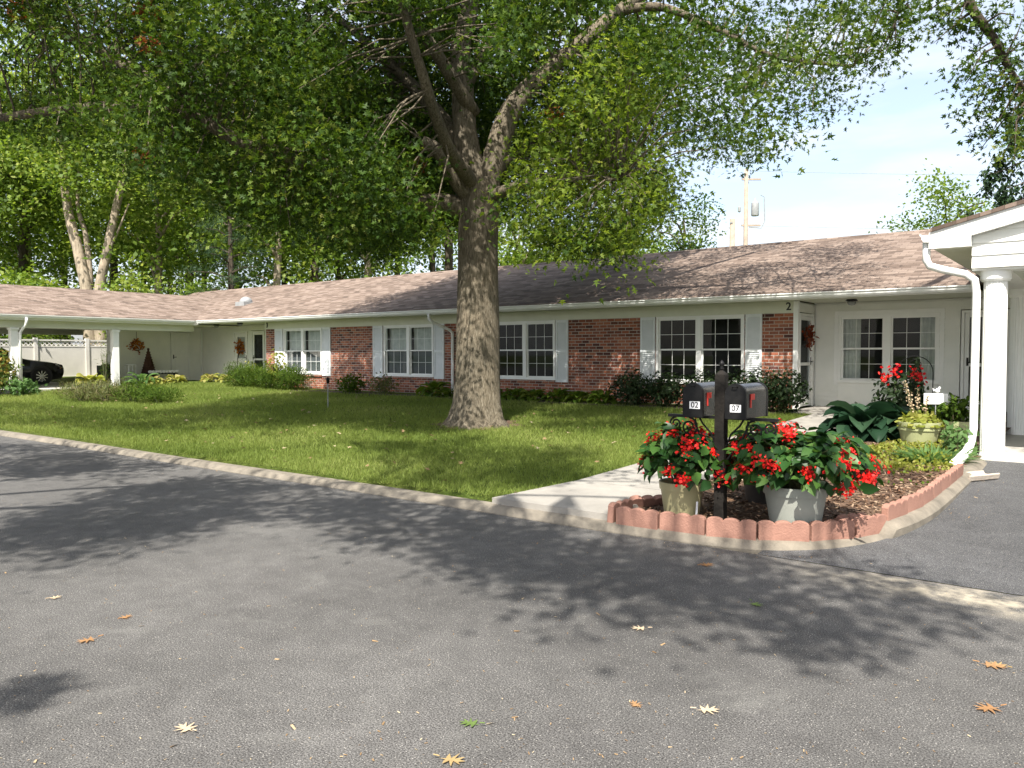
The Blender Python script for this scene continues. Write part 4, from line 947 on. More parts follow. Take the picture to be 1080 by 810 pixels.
# pine with soft tufts
P = dep(243, 373, 41); e = empty('pine_tree', (P.x, P.y, .3), 'blue-green pine with flat tufts behind the roof valley', 'tree')
t = MB(); t.tube([(0, 0, -.2), (0, .1, 5), (.1, 0, 11)], [.2, .16, .05], 8); cl = []
for k in range(26):
    z = 3.6 + 7 * k / 26; a = k * 2.4; r_ = 2.3 * (1 - k / 32); p = Vector((math.cos(a) * r_, math.sin(a) * r_, z)); t.tube([(0, 0, z - .3), p * .5 + Vector((0, 0, z * .5)), p], [.05, .035, .015], 5)
    cl += [tuple(p * f + Vector((0, 0, z * (1 - f) + .1))) for f in (1, .8, .6)]
t.build('trunk', M['bark_dark'], e); leafcloud('crown', cl, .75, 110, .2, 'blade', M['pineleaf'], e, seed=77, flat=.35, world=False)
# spruce behind the carport with curtains of hanging twigs
P = dep(1128, 373, 27); e = empty('spruce_tree', (P.x, P.y, .3), 'spruce with drooping boughs above the white carport roof', 'tree')
t = MB(); t.tube([(0, 0, -.2), (0, 0, 7), (0, 0, 15)], [.3, .2, .05], 8); C_ = []; T_ = []
for k in range(60):
    z = 4.2 + 9.5 * k / 60; a = k * 2.39996; r_ = 3.6 * (1 - k / 75); o = Vector((0, 0, z)); q = bez([o, o + Vector((math.cos(a) * r_ * .5, math.sin(a) * r_ * .5, -.1)), o + Vector((math.cos(a) * r_, math.sin(a) * r_, -.55)), o + Vector((math.cos(a) * r_ * 1.12, math.sin(a) * r_ * 1.12, -.35))], 6)
    t.tube(q, [.04 - .002 * i for i in range(len(q))], 5)
    for p in q[3:]:
        for _ in range(24):
            l = rnd.random() ** 1.3 * .85; C_.append((p.x + rnd.gauss(0, .09), p.y + rnd.gauss(0, .09), p.z - l)); T_.append((rnd.gauss(0, .25), rnd.gauss(0, .25), -1))
t.build('trunk', M['bark_dark'], e); leafmesh('crown', C_, .17, 'kite', M['pineleaf'], e, N=np.random.default_rng(4).normal(size=(len(C_), 3)), T=T_)

# ------------------------------------------------------------------ utility poles
P = dep(785, 373, 46); up = empty('utility_pole', (P.x, P.y, .3), 'tall utility pole with transformer behind the roof ridge', 'utility pole')
A = Matrix.Rotation(R(37), 3, 'Z')
t = MB(); t.lathe([(.17, -.3), (.14, 6), (.11, 12.0)], (0, 0, 0), 12); t.build('pole', M['polewood'], up, smooth=True)
t = MB(); c_ = A @ Vector((.5, -.1, 0)); t.lathe([(.02, 9.25), (.2, 9.28), (.22, 9.33), (.22, 10.0), (.2, 10.05), (.08, 10.15), (.04, 10.3)], c_, 16); t.build('transformer', M['grey'], up, autos=40)
t = MB()
for z in (8.75, 11.4): t.obox((A @ Vector((.3, 0, 0))) + Vector((0, 0, z)), (1.1, .09, .1), A)
t.build('crossarm', M['polewood'], up)
t = MB(); t.tube([A @ Vector((.85, 0, 0)) + Vector((0, 0, z)) for z in (10.5,)] + [A @ Vector((1.05, 0, 0)) + Vector((0, 0, 10.4)), A @ Vector((1.1, 0, 0)) + Vector((0, 0, 9.0)), A @ Vector((.9, 0, 0)) + Vector((0, 0, 8.6)), A @ Vector((.2, 0, 0)) + Vector((0, 0, 8.65))], .03, 6); t.build('cable_loop', M['grey'], up)
t = MB(); t.lathe([(.02, 9.5), (.09, 9.55), (.09, 9.8), (.02, 9.85)], A @ Vector((-.38, 0, 0)), 10); t.build('insulator', M['grey'], up)
P2 = dep(771, 373, 40); u2 = empty('utility_pole', (P2.x, P2.y, .3), 'shorter plain utility pole left of the one with the transformer', 'utility pole')
t = MB(); t.lathe([(.16, -.3), (.13, 8.1)], (0, 0, 0), 12); t.build('pole', M['polewood'], u2, smooth=True)
t = MB(); t.obox((0, 0, 7.9), (.12, .3, .08)); t.build('bracket', M['grey'], u2)
far = dep(1500, 300, 46)
for i, (z, l) in enumerate(((11.9, 'upper thin power line running right from the tall pole'), (8.75, 'lower thin power line running right from the tall pole'))):
    a = Vector((P.x, P.y, .3 + z)); b = Vector((far.x, far.y, .3 + z + .4)); q = [a.lerp(b, k / 16) - Vector((0, 0, 1.6 * (k / 16) * (1 - k / 16))) for k in range(17)]
    t = MB(); t.tube(q, .012, 5); tag(t.build('power_line', M['grey']), l, 'wire', 'power lines')

# ------------------------------------------------------------------ lawn grass
g = np.random.default_rng(12); K = 900000
x = g.uniform(-30, 4.08, K); y = g.uniform(-11.24, -1.2, K)
X_ = (x - CAMLOC[0]) * RGT[0] + (y - CAMLOC[1]) * RGT[1]; Y_ = (x - CAMLOC[0]) * FWD[0] + (y - CAMLOC[1]) * FWD[1]
p_ = np.clip((10.5 / np.maximum(Y_, 1)) ** 1.6, 0, 1) * (np.abs(X_ / np.maximum(Y_, .1)) < .72)
k_ = (x < 4.0 - np.where(y < -9.9, (-9.9 - y) ** 2 * .1, 0)) & (g.random(K) < p_ * .75) & ~((x < -19.2)) & (np.hypot(x - OB.x, y - OB.y) > .62 + .25 * g.random(K))
x, y, Y_ = x[k_], y[k_], Y_[k_]
z = np.array([lz(a, b) for a, b in zip(x, y)]) + .012 * np.sin(x * 1.9 + y * .7) * np.sin(y * 2.3 - x * .4) - .008
n = len(x); ptch = .5 + .25 * np.sin(x * 1.3 + 2 * np.sin(y * .9)) + .25 * np.sin(y * 1.7 + x * .6)
val = np.clip(.45 * g.random(n) + .5 * ptch * g.uniform(.6, 1.1, n) + .05 * (g.random(n) > .93), 0, 1)
up_ = np.stack([g.normal(size=n) * .55, g.normal(size=n) * .55, np.ones(n)], 1)
gm = leafmesh('grass', np.stack([x, y, z], 1), g.uniform(.032, .065, n) * (1 + .03 * Y_), 'blade', M['grass'], N=np.stack([g.normal(size=n), g.normal(size=n), .2 * np.ones(n)], 1), T=up_, val=val)
gm['kind'] = 'stuff'
me = gm.data  # blades wider with distance so they still read
t = MB(); n = 40; t.add([(OB.x, OB.y, lz(OB.x, OB.y) + .07)] + [(OB.x + (.85 + .22 * math.sin(k * 1.1) + .12 * math.sin(k * 2.7)) * math.cos(6.2832 * k / n), OB.y + (.85 + .22 * math.sin(k * 1.1) + .12 * math.sin(k * 2.7)) * math.sin(6.2832 * k / n), 0) for k in range(n)], [(0, 1 + k, 1 + (k + 1) % n) for k in range(n)])
t.v = [(a, b, c if i == 0 else lz(a, b) + .004) for i, (a, b, c) in enumerate(t.v)]
structure(t.build('bare_soil', M['mulch'], smooth=True))
# ------------------------------------------------------------------ mulch chips, grit and leaf crumbs
C_ = []
while len(C_) < 9000:
    a, b = rnd.uniform(5.22, 7.44), rnd.uniform(-11.25, -5.0)
    if inbed(a, b): C_.append((a, b, bedz(a, b) + .006))
n = len(C_); g = np.random.default_rng(14)
ch = leafmesh('mulch_chips', C_, g.uniform(.025, .075, n), 'chip', M['chip'], N=np.stack([g.normal(size=n) * .35, g.normal(size=n) * .35, np.ones(n)], 1)); ch['kind'] = 'stuff'
C_ = []
for _ in range(1500):
    a, b = rnd.uniform(1, 460), 0
    D = 3 + 9 * rnd.random() ** 1.5; X = rnd.uniform(-.68, .68) * D; q = cw(X, D, 0)
    if q.y < -11.6: C_.append((q.x, q.y, .004))
for _ in range(260):
    s_, an = rnd.uniform(0, 5.4), 0; (a, b), an = along(EDGE, s_); o = abs(rnd.gauss(0, .16)) + .2; C_.append((a + o * math.sin(an), b - o * math.cos(an), .012 + (gz(b) if a > 7.4 else 0)))
for _ in range(160): a = rnd.uniform(-16, 4); C_.append((a, -11.47 - abs(rnd.gauss(0, .12)), .004))
n = len(C_); g = np.random.default_rng(15)
lt = leafmesh('leaf_litter', C_, np.where(g.random(n) < .965, g.uniform(.005, .018, n), g.uniform(.022, .04, n)), 'chip', M['litter'], N=np.stack([g.normal(size=n) * .2, g.normal(size=n) * .2, np.ones(n)], 1)); lt['kind'] = 'stuff'
C_ = [];
for _ in range(260):
    a, b = rnd.uniform(-14, 4), rnd.uniform(-11, -2); C_.append((a, b, lz(a, b) + .05))
n = len(C_); ll = leafmesh('lawn_leaf_litter', C_, g.uniform(.05, .1, n), 'oak', M['litter'], N=np.stack([g.normal(size=n) * .3, g.normal(size=n) * .3, np.ones(n)], 1)); ll['kind'] = 'stuff'
# single fallen leaves one can point at
def fallen(px_, py_, s, m, rz_, lab):
    P = gnd(px_, py_); c0 = []; fs = []
    P.z = .006 if P.y < -11.4 else P.z + .01
    lob = [(0, -.35), (.03, 0), (.22, -.02), (.5, .02), (.2, .14), (.13, .22), (.5, .42), (.62, .5), (.3, .44), (.1, .42), (.3, .72), (.34, .84), (.1, .66), (0, 1)]
    pts = lob + [(-a, b) for a, b in lob[-2:0:-1]]
    vs = [(0, .3, .03)] + [(a, b, .05 * abs(a) + .06 * max(0, b - .6) + rnd.uniform(0, .03)) for a, b in pts]; n = len(pts)
    t = MB(); t.add([(a * s, b * s, c * s) for a, b, c in vs], [(0, 1 + i, 1 + (i + 1) % n) for i in range(n)])
    t.tube([(0, -.3 * s, .01), (0, -.6 * s, .012)], .003, 4)
    o = t.build('fallen_leaf', m); o.location = P; o.rotation_euler = (0, 0, rz_); tag(o, lab, 'leaf', 'fallen leaves on the asphalt')
    at = o.data.attributes.new('rnd', 'FLOAT', 'FACE'); at.data.foreach_set('value', [rnd.random()] * len(o.data.polygons))
for a in ((501, 765, .075, 'gleaf', 1.9, 'small green lobed leaf on the asphalt near the bottom middle'),
          (470, 802, .085, 'yleaf', -1.2, 'tan lobed leaf at the bottom edge of the asphalt'),
          (740, 750, .085, 'bleaf', -.9, 'pale buff leaf alone on the asphalt below the big pots'),
          (1049, 748, .1, 'oleaf', 2.4, 'orange brown leaf near the lower right corner of the asphalt'),
          (1040, 702, .1, 'oleaf', -1.4, 'larger orange leaf of a pair on the right side of the asphalt'),
          (1058, 704, .075, 'yleaf', 1.1, 'smaller leaf of a pair on the right side of the asphalt'),
          (98, 675, .09, 'oleaf', 2.9, 'curled orange leaf to the right of the round shadow'),
          (130, 653, .07, 'oleaf', .4, 'small orange leaf farther up the asphalt than the round shadow'),
          (200, 771, .085, 'bleaf', 1.6, 'pale leaf near the lower left of the asphalt'),
          (795, 637, .08, 'gleaf', -2.2, 'green leaf lying in the dappled tree shade on the asphalt'),
          (672, 746, .06, 'oleaf', .9, 'small brown leaf between the buff leaf and the green leaf'),
          (742, 597, .1, 'oleaf', -.4, 'brown leaf on the asphalt right in front of the kerb below the mailboxes'),
          (679, 664, .08, 'bleaf', 2.0, 'pale leaf on sunny asphalt below the kerb corner of the path'),
          (55, 632, .07, 'bleaf', .2, 'small pale leaf just above the round shadow')):
    fallen(a[0], a[1], a[2], M[a[3]], a[4], a[5])

# ------------------------------------------------------------------ scalloped edging round the bed
def edgeblock():
    t = MB(); w_, h = .405, .158; pts = [(-w_ / 2, -.06), (w_ / 2, -.06)]
    for k in range(3):
        for i in range(7):
            a = math.pi * i / 6; c = w_ / 2 - w_ / 6 - k * w_ / 3; pts.append((c + w_ / 6 * math.cos(a), h - .03 + .03 * math.sin(a)))
    q = []
    for p in pts:
        if not q or math.dist(p, q[-1]) > 1e-4: q.append(p)
    t.prism(q, -.03, .03, 'y'); return t
ORD = ['first', 'second', 'third', 'fourth', 'fifth', 'sixth', 'seventh', 'eighth', 'ninth', 'tenth', 'eleventh', 'twelfth', 'thirteenth', 'fourteenth', 'fifteenth', 'sixteenth', 'seventeenth', 'eighteenth', 'nineteenth', 'twentieth']
EB = 'scalloped edging blocks round the flower bed'
blk = edgeblock().build('edging_block', M['terracotta'], bevel=.006)
for i in range(13):
    s_ = .21 + i * .418
    (a, b), an = along(EDGE, s_); (a2, b2), _ = along(EDGE, s_ - .2); (a3, b3), _ = along(EDGE, s_ + .2)
    o = blk if i == 0 else blk.copy()
    if i: COL.objects.link(o)
    o.location = ((a2 + a3) / 2, (b2 + b3) / 2 + rnd.uniform(-.008, .008), .065 + (gz(b) * .8 - .02 if a > 7.3 else .005)); o.rotation_euler = (rnd.uniform(-.06, .06), rnd.uniform(-.02, .02), math.atan2(b3 - b2, a3 - a2) + rnd.uniform(-.03, .03))
    tag(o, (ORD[i] + ' red scalloped edging block from the path, along the front kerb') if i < 5 else (ORD[12 - i] + ' red scalloped edging block from the downspout, along the driveway'), 'edging block', EB)
for (a, b, z_, rz_, tilt, lab) in ((5.235, -11.16, .06, R(93), .05, 'red scalloped edging block standing end-on at the path corner'),
                              (5.2, -10.62, .05, R(62), .5, 'red edging block leaning in the mulch beside the path'),
                              (7.0, -10.28, .04, R(70), .55, 'broken red edging block leaning in the mulch right of the pale pot')):
    o = blk.copy(); COL.objects.link(o); o.location = (a, b, z_ + .02); o.rotation_euler = (tilt, .05, rz_); tag(o, lab, 'edging block', EB)

# ------------------------------------------------------------------ pots and plants of the mailbox bed
def pot(name, loc, rt, rb, h, m, lab, rims=1, soil=True):
    e = empty(name, loc, lab, 'flower pot')
    t = MB(); pr = [(rb, 0), (rb + (rt - rb) * .8, h * .8), (rt * 1.0, h * .8)]
    if rims > 1: pr = [(rb, 0), (rb + (rt - rb) * .7, h * .66), (rt * .97, h * .67), (rt * .975, h * .73), (rt * .95, h * .74), (rt * .96, h * .8), (rt * .99, h * .81)]
    t.lathe(pr + [(rt * 1.03, h * .97), (rt * 1.03, h), (rt * .93, h), (rt * .9, h * .85)], n=36); t.build('body', m, e, autos=35)
    t = MB(); t.lathe([(rt * .9, h * .86), (.02, h * .9)], n=20, cap=False); t.build('potting_soil', M['soil'], e); return e
def begonia(loc, rx, ry, h, nl, nf, lab, seed, lean=0):
    e = empty('begonia_plant', loc, lab, 'flowers'); g = np.random.default_rng(seed)
    d = unit(g.normal(size=(nl, 3)) + np.array([0, 0, .25])); d[:, 2] = np.where(d[:, 2] < -.35, -d[:, 2], d[:, 2])
    f = g.uniform(.45, 1.0, nl) ** .7; lump = 1 + .13 * np.sin(d[:, 0] * 6 + seed) + .1 * np.sin(d[:, 1] * 7 + d[:, 2] * 5)
    C = d * (f * lump)[:, None] * np.array([rx, ry, h * .62]) + np.array([lean, 0, h * .36])
    Nn = d * .7 + np.array([0, 0, .75]) + g.normal(size=(nl, 3)) * .45; T = d * np.array([1, 1, .25]) + np.array([0, 0, -.35]) + g.normal(size=(nl, 3)) * .5
    leafmesh('foliage', C, g.uniform(.08, .165, nl), 'oval', M['begonia'], e, Nn, T, seed=seed)
    t = MB(); sel = g.choice(nl, 46)
    for j in sel: p = Vector(C[j]); t.tube([(rnd.uniform(-.06, .06), rnd.uniform(-.06, .06), -.06), (p.x * .35, p.y * .35, p.z * .55 + .04), p], [.012, .009, .005], 5, cap=False)
    t.build('stem', M['blackstem'], e)
    for k in range(nf):
        for _ in range(50):
            q = unit(g.normal(size=(1, 3)) + np.array([0, 0, .1]))[0]
            # world facing towards the street and up is where the clusters show
            if q[2] > -.3: break
        c = q * np.array([rx, ry, h * .62]) * g.uniform(.92, 1.08) + np.array([lean, 0, h * .36]); n = int(g.integers(26, 60)); s = g.uniform(.02, .042)
        off = g.normal(size=(n, 3)) * s * np.array([1, 1, .8]) + np.array([0, 0, -.01])
        leafmesh('flower_cluster', c + off, g.uniform(.018, .036, n), 'petal', M['redflower'], e, N=q + g.normal(size=(n, 3)) * .6, T=g.normal(size=(n, 3)) + np.array([0, 0, -.5]), seed=int(seed * 100 + k))
    return e
pot('flower_pot', (5.74, -10.92, .1), .2, .15, .34, M['tanpot'], 'olive tan pot left of the mailbox post')
pot('flower_pot', (6.7, -10.72, .1), .265, .2, .38, M['greypot'], 'pale grey tapered pot right of the mailbox post')
pot('flower_pot', (6.1, -9.85, .13), .2, .15, .3, M['darkpot'], 'dark pot in shade behind the mailbox post')
begonia((5.74, -10.9, .4), .4, .38, .55, 470, 26, 'red flowering begonia in the olive pot left of the mailbox post', 3)
begonia((6.68, -10.68, .42), .63, .52, .57, 860, 50, 'wide red flowering begonia spilling over the pale grey pot', 4)
begonia((6.12, -9.82, .38), .36, .36, .5, 260, 12, 'red flowering begonia in the dark pot behind the mailbox post', 5)
t = MB(); t.box(-.008, .008, -.005, .005, 0, .19); o = t.build('plant_marker', M['plastic']); o.location = (5.93, -11.03, .1); o.rotation_euler = (0, .05, .3); tag(o, 'thin white plant marker stuck in the mulch', 'plant marker')

# mailbox post
mpz = Vector((6.13, -10.97, .1)); mp_ = empty('mailbox_post', mpz, 'dark wooden mailbox post with finial and iron scroll arms', 'mailbox post')
t = MB(); t.box(-.045, .045, -.045, .045, -.05, 1.32); t.add([(-.045, -.045, 1.32), (.045, -.045, 1.32), (.045, .045, 1.32), (-.045, .045, 1.32), (0, 0, 1.37)], [(0, 1, 4), (1, 2, 4), (2, 3, 4), (3, 0, 4)]); t.build('post', M['wood'], mp_, bevel=.004)
t = MB(); t.lathe([(.012, 1.355), (.022, 1.37), (.01, 1.385), (.02, 1.4), (.024, 1.415), (.016, 1.43), (.004, 1.445)], n=12); t.build('finial', M['darkmetal'], mp_, smooth=True)
t = MB(); t.box(-.5, -.046, -.02, .02, .93, .955); t.box(.046, .5, -.02, .02, .93, .955); t.build('arm', M['darkmetal'], mp_)
for s in (-1, 1):
    t = MB(); t.tube([(s * .05, 0, .56)] + [(s * (.05 + .2 * math.sin(k / 8 * 1.4)), 0, .57 + .35 * (k / 8)) for k in range(1, 9)], .011, 6)
    t.tube([(s * .05, 0, .7), (s * .09, 0, .8), (s * .17, 0, .88), (s * .2, 0, .93)], .009, 6); t.build('brace', M['darkmetal'], mp_)
    for cx_, r0, tw in ((.3, .085, 1), (.43, .06, -1)):
        t = MB(); t.tube([(s * (cx_ + tw * r0 * (1 - k / 34) * math.cos(k * .42 + 1.57)), .0, .93 - r0 + r0 * (1 - k / 34) * math.sin(k * .42 + 1.57)) for k in range(28)], .009, 6); t.build('scroll', M['darkmetal'], mp_)
def mailbox(x, lab, num, numx, numz, worn):
    e = empty('mailbox', (x, mpz.y + .0, mpz.z + .955), lab, 'mailbox'); w_, h, y0, y1 = .088, .29, -.17, .31
    e.rotation_euler = (0, 0, rnd.uniform(-.03, .03))
    pr = [(-w_, 0), (w_, 0)] + [(w_ * math.cos(a), h - w_ + w_ * math.sin(a)) for a in [math.pi * k / 14 for k in range(15)]]
    t = MB(); t.prism(pr, y0, y1, 'y'); t.build('body', M['mbox'], e, autos=35)
    rim = MB(); rp = [(p * 1.05, (q - .15) * 1.035 + .15) for p, q in pr]; rim.prism(rp, y0 - .012, y0 + .016, 'y'); d_ = rim.build('door', M['darkmetal'], e, autos=35)
    rr_ = MB(); rr_.prism(rp, y1 - .012, y1 + .01, 'y'); rr_.build('rear_rim', M['darkmetal'], e, autos=35)
    pl = MB(); pl.box(numx - .048, numx + .048, y0 - .0155, y0 - .0125, numz - .032, numz + .032); npl = pl.build('number_plate', M['plastic'], d_)
    glyph(num, .07, 'number', M['black'], npl, Matrix.Translation((numx, y0 - .016, numz)) @ UP, .001)
    hd = MB(); hd.tube([(-.02, y0 - .012, h - .025), (-.02, y0 - .035, h - .02), (.02, y0 - .035, h - .02), (.02, y0 - .012, h - .025)], .005, 6); hd.build('handle', M['darkmetal'], d_)
    f = MB(); yf = y0 + .1; f.box(w_ + .002, w_ + .008, yf - .01, yf + .01, .09, .2); f.box(w_ + .002, w_ + .009, yf - .01, yf + .075, .155, .205); f.build('flag', M['red'], e)
    return e
M['mbox'] = mat('worn_mailbox', (.012, .012, .013), (.04, .037, .034), 9, .27, .05, 40)
mailbox(mpz.x - .19, 'left black mailbox on the post, numbered 02', '02', .02, .1, 0)
mailbox(mpz.x + .2, 'right black mailbox on the post, with faded number plate', '07', .005, .085, 1)

# ------------------------------------------------------------------ generic garden plants
def hosta(name, loc, n, Ln, W, m, lab, cat='plant', group=None, seed=1, rise=.75, spread=1.0):
    e = empty(name, loc, lab, cat, group); rs = random.Random(seed); t = MB(); vals = []
    for k in range(n):
        a = k * 2.39996 + rs.uniform(-.2, .2); u = k / n; l = Ln * rs.uniform(.8, 1.15); el0 = 1.35 - .95 * u * spread; P = Vector((.03 * math.cos(a), .03 * math.sin(a), 0)); el = el0
        dirh = Vector((math.cos(a), math.sin(a), 0)); side = Vector((-math.sin(a), math.cos(a), 0)); roll = rs.uniform(-.35, .35)
        ctr = []; seg = 9; st = l * 1.5 / seg
        for i in range(seg + 1):
            ctr.append((P.copy(), el)); P = P + (dirh * math.cos(el) + Vector((0, 0, math.sin(el)))) * st; el -= (.06 if i < 3 else .24) * (1 + .3 * u)
        t.tube([c[0] for c in ctr[:4]], [.009, .008, .006, .005], 4, cap=False); vals += [.4] * 12
        bl = ctr[3:]; ws = [0, .62, .95, 1, .82, .48, 0]; vs = []
        for (p, e_), ww in zip(bl, ws):
            up_ = Vector((-dirh.x * math.sin(e_), -dirh.y * math.sin(e_), math.cos(e_))); s = (side * math.cos(roll) + up_ * math.sin(roll)); hw = W * .5 * ww * l / Ln
            for f in (-1, -.5, 0, .5, 1): vs.append(p + s * hw * f + up_ * (abs(f) ** 1.4) * hw * .45)
        m_ = len(bl); fs = [(i * 5 + j, i * 5 + j + 1, i * 5 + 6 + j, i * 5 + 5 + j) for i in range(m_ - 1) for j in range(4)]
        t.add(vs, fs); v = rs.random(); vals += [v] * len(fs)
    o = t.build('foliage', m, e, smooth=True); at = o.data.attributes.new('rnd', 'FLOAT', 'FACE'); at.data.foreach_set('value', (vals + [.5] * len(o.data.polygons))[:len(o.data.polygons)]); return e
def shrub(name, loc, rx, ry, h, n, size, tm_, m, lab, cat='shrub', group=None, seed=1, spiky=0, stems=8):
    e = empty(name, loc, lab, cat, group); g = np.random.default_rng(seed)
    d = unit(g.normal(size=(n, 3))); lump = 1 + .16 * np.sin(d[:, 0] * 6 + seed) + .14 * np.sin(d[:, 1] * 5 + d[:, 2] * 6 + seed * 2)
    f = g.random(n) ** .42
    C = d * (f * lump)[:, None] * np.array([rx, ry, h / 2]) + np.array([0, 0, h * .52]); C[:, 2] = np.maximum(C[:, 2], .02)
    cell_ = .5 + .5 * np.sin(C[:, 0] * 9 + seed) * np.sin(C[:, 1] * 9) * np.sin(C[:, 2] * 10)
    T = d * .8 + g.normal(size=(n, 3)) * .5 + np.array([0, 0, .3 + spiky]); Nn = d + g.normal(size=(n, 3)) * .6 + np.array([0, 0, .4])
    leafmesh('foliage', C, size * g.uniform(.7, 1.3, n), tm_, m, e, Nn, T, val=np.clip(.6 * g.random(n) + .4 * cell_, 0, 1), seed=seed)
    t = MB()
    for k in range(stems): a = k * 2.4; r_ = .7 * (k % 3 + 1) / 3; t.tube([(0.05 * math.cos(a), .05 * math.sin(a), -.03), (rx * r_ * .5 * math.cos(a), ry * r_ * .5 * math.sin(a), h * .4), (rx * r_ * math.cos(a), ry * r_ * math.sin(a), h * .8)], [.016, .011, .005], 5, cap=False)
    t.build('stem', M['blackstem'], e); return e

# beds along the brick wall
for i, (x, y, rx, h, l) in enumerate(((-15.75, -1.15, .8, .95, 'feathery yew shrub nearest the left entrance'), (-14.5, -.95, .8, .9, 'middle yew shrub under the leftmost window pair'), (-13.35, -.9, .72, .85, 'right yew shrub under the leftmost window pair'))):
    shrub('yew_shrub', (x, y, .3), rx, .65, h * 1.05, 3600, .14, 'blade', M['yew'], l, 'shrub', 'yew shrubs along the wall', 110 + i, .5)
shrub('leafy_shrub', (-10.2, -.95, .33), .5, .42, .6, 700, .085, 'oval', M['yew'], 'round leafy shrub against bare brick left of the third window pair', seed=120)
shrub('leafy_shrub', (-9.0, -.75, .33), .62, .4, .62, 520, .07, 'oval', M['greenbrown'], 'thin straggly shrub under the window pair left of the oak', seed=121)
hosta('hosta_plant', (-6.85, -.75, .36), 34, .42, .2, M['hosta'], 'tall yellow-green hosta just left of the oak trunk', 'plant', None, 122)
hosta('hosta_plant', (-6.25, -.95, .35), 22, .28, .14, M['hosta'], 'small hosta half behind the oak trunk', 'plant', None, 123)
for i, x in enumerate((-4.7, -3.95, -3.25, -2.55, -1.85, -1.2)):
    hosta('hosta_plant', (x, -.8 + .1 * (i % 2), .36), 32, .3, .17, M['hosta'], ORD[i] + ' low hosta in the row right of the oak trunk', 'plant', 'hosta row under the windows', 124 + i, spread=1.1)
for i, (x, l) in enumerate(((-.25, 'dark clipped shrub at the left below the right window pair'), (.65, 'dark shrub below the middle of the right window pair'), (1.6, 'dark shrub behind the mailboxes'), (2.65, 'dark glossy shrub by the brick corner'), (3.35, 'loose dark shrub by the porch door'))):
    shrub('dark_shrub', (x, -.85 + (-.2 if i > 2 else 0), .33), .6, .5, .85 if i < 3 else .92, 1500, .075, 'oval', M['darkshrub'], l, 'shrub', 'dark shrubs by the wall', 140 + i)
# slender sapling and odd plants by the left entrance
e = empty('sapling', (-13.75, -1.15, .33), 'slender pale sapling rising in front of the leftmost window pair', 'plant')
t = MB(); t.tube([(0, 0, 0), (.03, 0, .6), (0, 0, 1.25)], [.014, .01, .004], 5); t.build('stem', M['blackstem'], e)
cl = [(.05 * math.sin(k * 2), .1 * math.cos(k * 1.7), .5 + k * .1) for k in range(9)]; leafcloud('foliage', cl, .2, 14, .12, 'oval', M['lime'], e, seed=150, world=False)
shrub('yellow_shrub', (-16.2, -.6, .34), .28, .25, .95, 260, .08, 'oval', M['yellow'], 'small yellowish shrub between the yews and the entrance', seed=151)
t = MB(); t.tube([(0, 0, 0), (0, 0, .95), (.06, 0, 1.2), (.22, 0, 1.36), (.42, 0, 1.38), (.52, 0, 1.3)], .014, 6); o = t.build('plant_hook', M['darkmetal']); o.location = (-16.75, -.7, .34); tag(o, 'curved black garden hook by the left entrance', 'garden hook')
P = gnd(346, 430); e = empty('garden_light', P, 'thin grey garden light on a stake in the lawn', 'garden light')
t = MB(); t.tube([(0, 0, -.05), (0, 0, .62)], .012, 6); t.build('stake', M['grey'], e)
t = MB(); t.lathe([(.02, .6), (.035, .62), (.04, .7), (.06, .71), (.02, .75)], n=12); t.build('lamp_head', M['darkmetal'], e, autos=40)

# deep bed by the right porch
hosta('hosta_plant', (5.75, -4.3, .26), 46, .52, .36, M['bighosta'], 'biggest dark blue-green hosta behind the wide begonia', 'plant', None, 160, spread=1.1)
hosta('hosta_plant', (6.25, -4.0, .27), 40, .5, .34, M['bighosta'], 'dark hosta just left of the sage green pots', 'plant', None, 161, spread=1.0)
hosta('hosta_plant', (5.55, -3.1, .28), 34, .42, .3, M['bighosta'], 'dark hosta nearest the path by the porch', 'plant', None, 162)
e = shrub('red_flower_bush', (5.95, -2.7, .28), .42, .4, 1.0, 800, .09, 'oval', M['darkshrub'], 'dark bush with a few red blooms below the porch windows', 'plant', None, 163)
for k, (a, b, c_) in enumerate(((-.2, -.28, .93), (-.1, -.1, 1.04), (.3, -.22, .9), (.22, -.05, .98))):
    g = np.random.default_rng(200 + k); leafmesh('flower_cluster', np.array([a, b, c_]) + g.normal(size=(26, 3)) * .05, .06, 'petal', M['redflower'], e)
t = MB(); t.tube([(.28 * math.cos(a), 0, .28 * math.sin(a)) for a in [math.pi * k / 14 for k in range(15)]], .008, 6); t.tube([(.28, 0, 0), (.28, 0, -1.05)], .008, 6); t.tube([(-.28, 0, 0), (-.28, 0, -1.05)], .008, 6)
t.tube([(.1 * math.cos(k * .5), 0, .12 + .1 * math.sin(k * .5)) for k in range(13)], .006, 5); o = t.build('wire_trellis', M['darkmetal']); o.location = (6.12, -2.55, 1.28); tag(o, 'arched black wire trellis over the bush with red blooms', 'trellis')
# dark cone topiary on the porch
e = empty('cone_topiary', (5.72, -.1, .4), 'dark narrow cone topiary standing before the porch window', 'plant')
g = np.random.default_rng(170); n = 1800; z = g.random(n) ** 1.35; a = g.random(n) * 6.283; r_ = .2 * (1 - z) * np.sqrt(g.uniform(.4, 1, n)) + .015
leafmesh('foliage', np.stack([r_ * np.cos(a), r_ * np.sin(a), .1 + z * 1.02], 1), .05, 'kite', M['darkshrub'], e, N=np.stack([np.cos(a), np.sin(a), .4 * np.ones(n)], 1))
t = MB(); t.tube([(0, 0, 0), (0, 0, .5)], .02, 6); t.lathe([(.1, 0), (.13, .14), (.12, .15)], n=14); t.build('pot', M['darkpot'], e)
pot('flower_pot', (6.6, -4.8, .25), .29, .215, .36, M['greenpot'], 'sage green ribbed pot with lime foliage, in the sun', 2)
pot('flower_pot', (6.98, -4.42, .26), .27, .2, .36, M['greenpot'], 'sage green pot behind the sunny one, in shade', 2)
